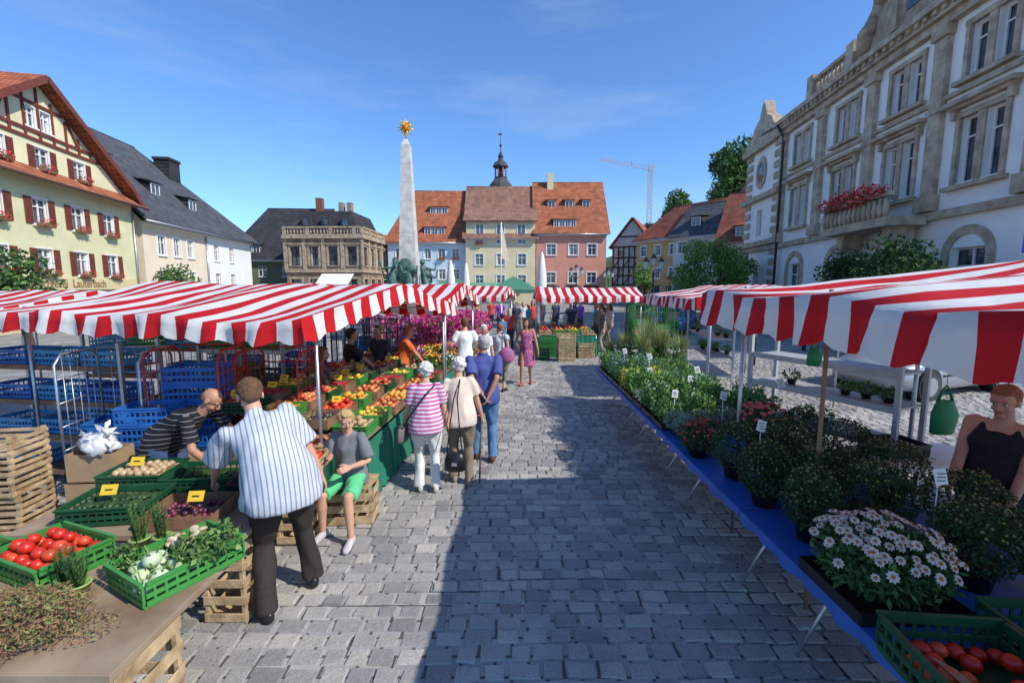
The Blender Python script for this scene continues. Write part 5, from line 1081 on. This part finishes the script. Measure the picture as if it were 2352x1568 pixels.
for i in range(8): bush('potted_plant',4.5+U(0,.3),9.8+i*.22,random.choice((1.3,.9)),.1,.2,GRB,120,.05,None,0,.02,BLK)
o=OB('sales_desk',(3.7,3.95,0),.1); o['top'].bx(-.5,.5,-.25,.25,.86,.9,WHT); o['papers'].box((.1,0,.905),(.3,.2,.004),WHT,.3); crate(o['tray'],(-.25,.05,.91),0,(.4,.3,.1),BLK,'p')
for a in(-.45,.45): o['legs'].tube([(a,0,0),(a,0,.86)],.015,MET,6)
o.done()
GB=mat('green_carrier_bag',(.03,.3,.12),.4,.1,trans=.3)
for x,y,z in((3.75,3.85,1.3),(2.75,4.1,1.78)):
    o=OB('hanging_green_bag',(x,y,z)); s_=.9 if z<1.5 else .5
    o['bag'].loft([((0,0,-.2*s_),(1,0,0),(0,1,0),.10*s_,.03),((0,0,-.18*s_),(1,.2,0),(0,1,0),.14*s_,.05),((.01,0,0),(1,-.1,0),(0,1,0),.12*s_,.05),((0,0,.12*s_),(1,.1,0),(0,1,0),.10*s_,.02),((0,0,.14*s_),(1,0,0),(0,1,0),.09*s_,.012)],GB,12)
    for q in(-1,1): o['handles'].tube([(q*.07*s_,0,.13*s_),(q*.03*s_,0,.24*s_),(0,0,.28*s_)],[.016*s_,.01*s_,.006],GB,6)
    o['cord'].tube([(0,0,.27*s_),(0,0,2.5-z)],.003,BLK,4)
    o.done()
# ---------------- cars
def car(name,x,y,rz,paint):
    o=OB(name,(x,y,0),rz); b=o['body']
    prof=[(-2.12,.42,.60,.50),(-2.08,.30,.68,.66),(-1.95,.24,.74,.76),(-1.6,.2,.80,.82),(-1.1,.2,.90,.85),(-.5,.2,.94,.86),(.4,.2,.96,.87),(1.2,.2,.97,.86),(1.75,.22,.96,.82),(2.0,.28,.90,.74),(2.08,.36,.78,.62)]
    n=12; vs=[]
    for x_,z0,z1,w_ in prof:
        for yy,zz in((-w_*.9,z0),(-w_,z0+.1),(-w_,(z0+z1)/2),(-w_*.97,z1-.09),(-w_*.86,z1),(0,z1+.025),(w_*.86,z1),(w_*.97,z1-.09),(w_,(z0+z1)/2),(w_,z0+.1),(w_*.9,z0),(0,z0)): vs.append((x_,yy,zz))
    m=len(prof); b.add(vs,[(i*n+k,(i+1)*n+k,(i+1)*n+(k+1)%n,i*n+(k+1)%n) for i in range(m-1) for k in range(n)]+[tuple(range(n)),tuple((m-1)*n+k for k in range(n))[::-1]],paint,True)
    cab=[(-1.15,.9,.92,.74),(-.38,.93,1.40,.62),(.1,.94,1.46,.62),(.9,.95,1.44,.61),(1.35,.95,1.33,.60),(1.85,.93,.97,.70)]; vs=[]
    for x_,z0,z1,w_ in cab:
        for yy,zz in((-.8,z0),(-w_-.02,z1-.06),(-w_*.85,z1),(w_*.85,z1),(w_+.02,z1-.06),(.8,z0)): vs.append((x_,yy,zz))
    o['windows'].add(vs,[(i*6+k,(i+1)*6+k,(i+1)*6+k+1,i*6+k+1) for i in range(5) for k in range(5)]+[(0,1,2,3,4,5),(35,34,33,32,31,30)],GLASS,True)
    r=o['roof']
    for (xa,za,wa),(xb,zb,wb) in(((-.38,1.403,.53),(.1,1.463,.54)),((.1,1.463,.54),(.9,1.443,.53)),((.9,1.443,.53),(1.35,1.333,.52))): r.slab([(xa,-wa,za),(xb,-wb,zb),(xb,wb,zb),(xa,wa,za)],.018,paint)
    for s_ in(-1,1):
        for (a,za,wa),(c,zc,wc) in(((-1.15,.93,.79),(-.38,1.39,.62)),((1.8,.97,.77),(1.35,1.3,.61)),((.15,.94,.81),(.15,1.42,.65)),((-.38,1.39,.63),(.1,1.44,.64)),((.1,1.44,.64),(.9,1.43,.63)),((.9,1.43,.63),(1.35,1.31,.62))): r.beam((a,s_*wa,za),(c,s_*wc,zc),.05,.06,paint)
    for x_ in(-1.32,1.3):
        for s_ in(-1,1): o['wheel_arches'].tube([(x_,s_*.868,.33),(x_,s_*.6,.33)],.375,BLK,20); o['wheels'].tube([(x_,s_*.885,.31),(x_,s_*.66,.31)],.31,DARKM,20); o['wheels'].tube([(x_,s_*.893,.31),(x_,s_*.8,.31)],.2,MET,12)
    for s_ in(-1,1): o['lights'].ball((-2.0,s_*.58,.64),(.08,.14,.07),WHT); o['lights'].ball((2.0,s_*.6,.78),(.06,.12,.08),REDM); o['mirrors'].ball((-.75,s_*.95,.98),(.06,.09,.06),paint)
    o['trim'].bx(-.9,1.2,-.878,.878,.5,.53,BLK)
    o.done(sharp=True)
car('parked_blue_car',8.6,24,radians(60),mat('car_paint_blue',(.06,.17,.38),.25,.05,spec=.6)); car('parked_silver_car',9.7,10.6,radians(20),mat('car_paint_silver',(.34,.36,.38),.28,.05,metal=.3)); car('parked_blue_car',10.5,31,radians(60),mat('car_paint_navy',(.03,.08,.2),.25,.05))
print('BUILD',time.time()-T0)
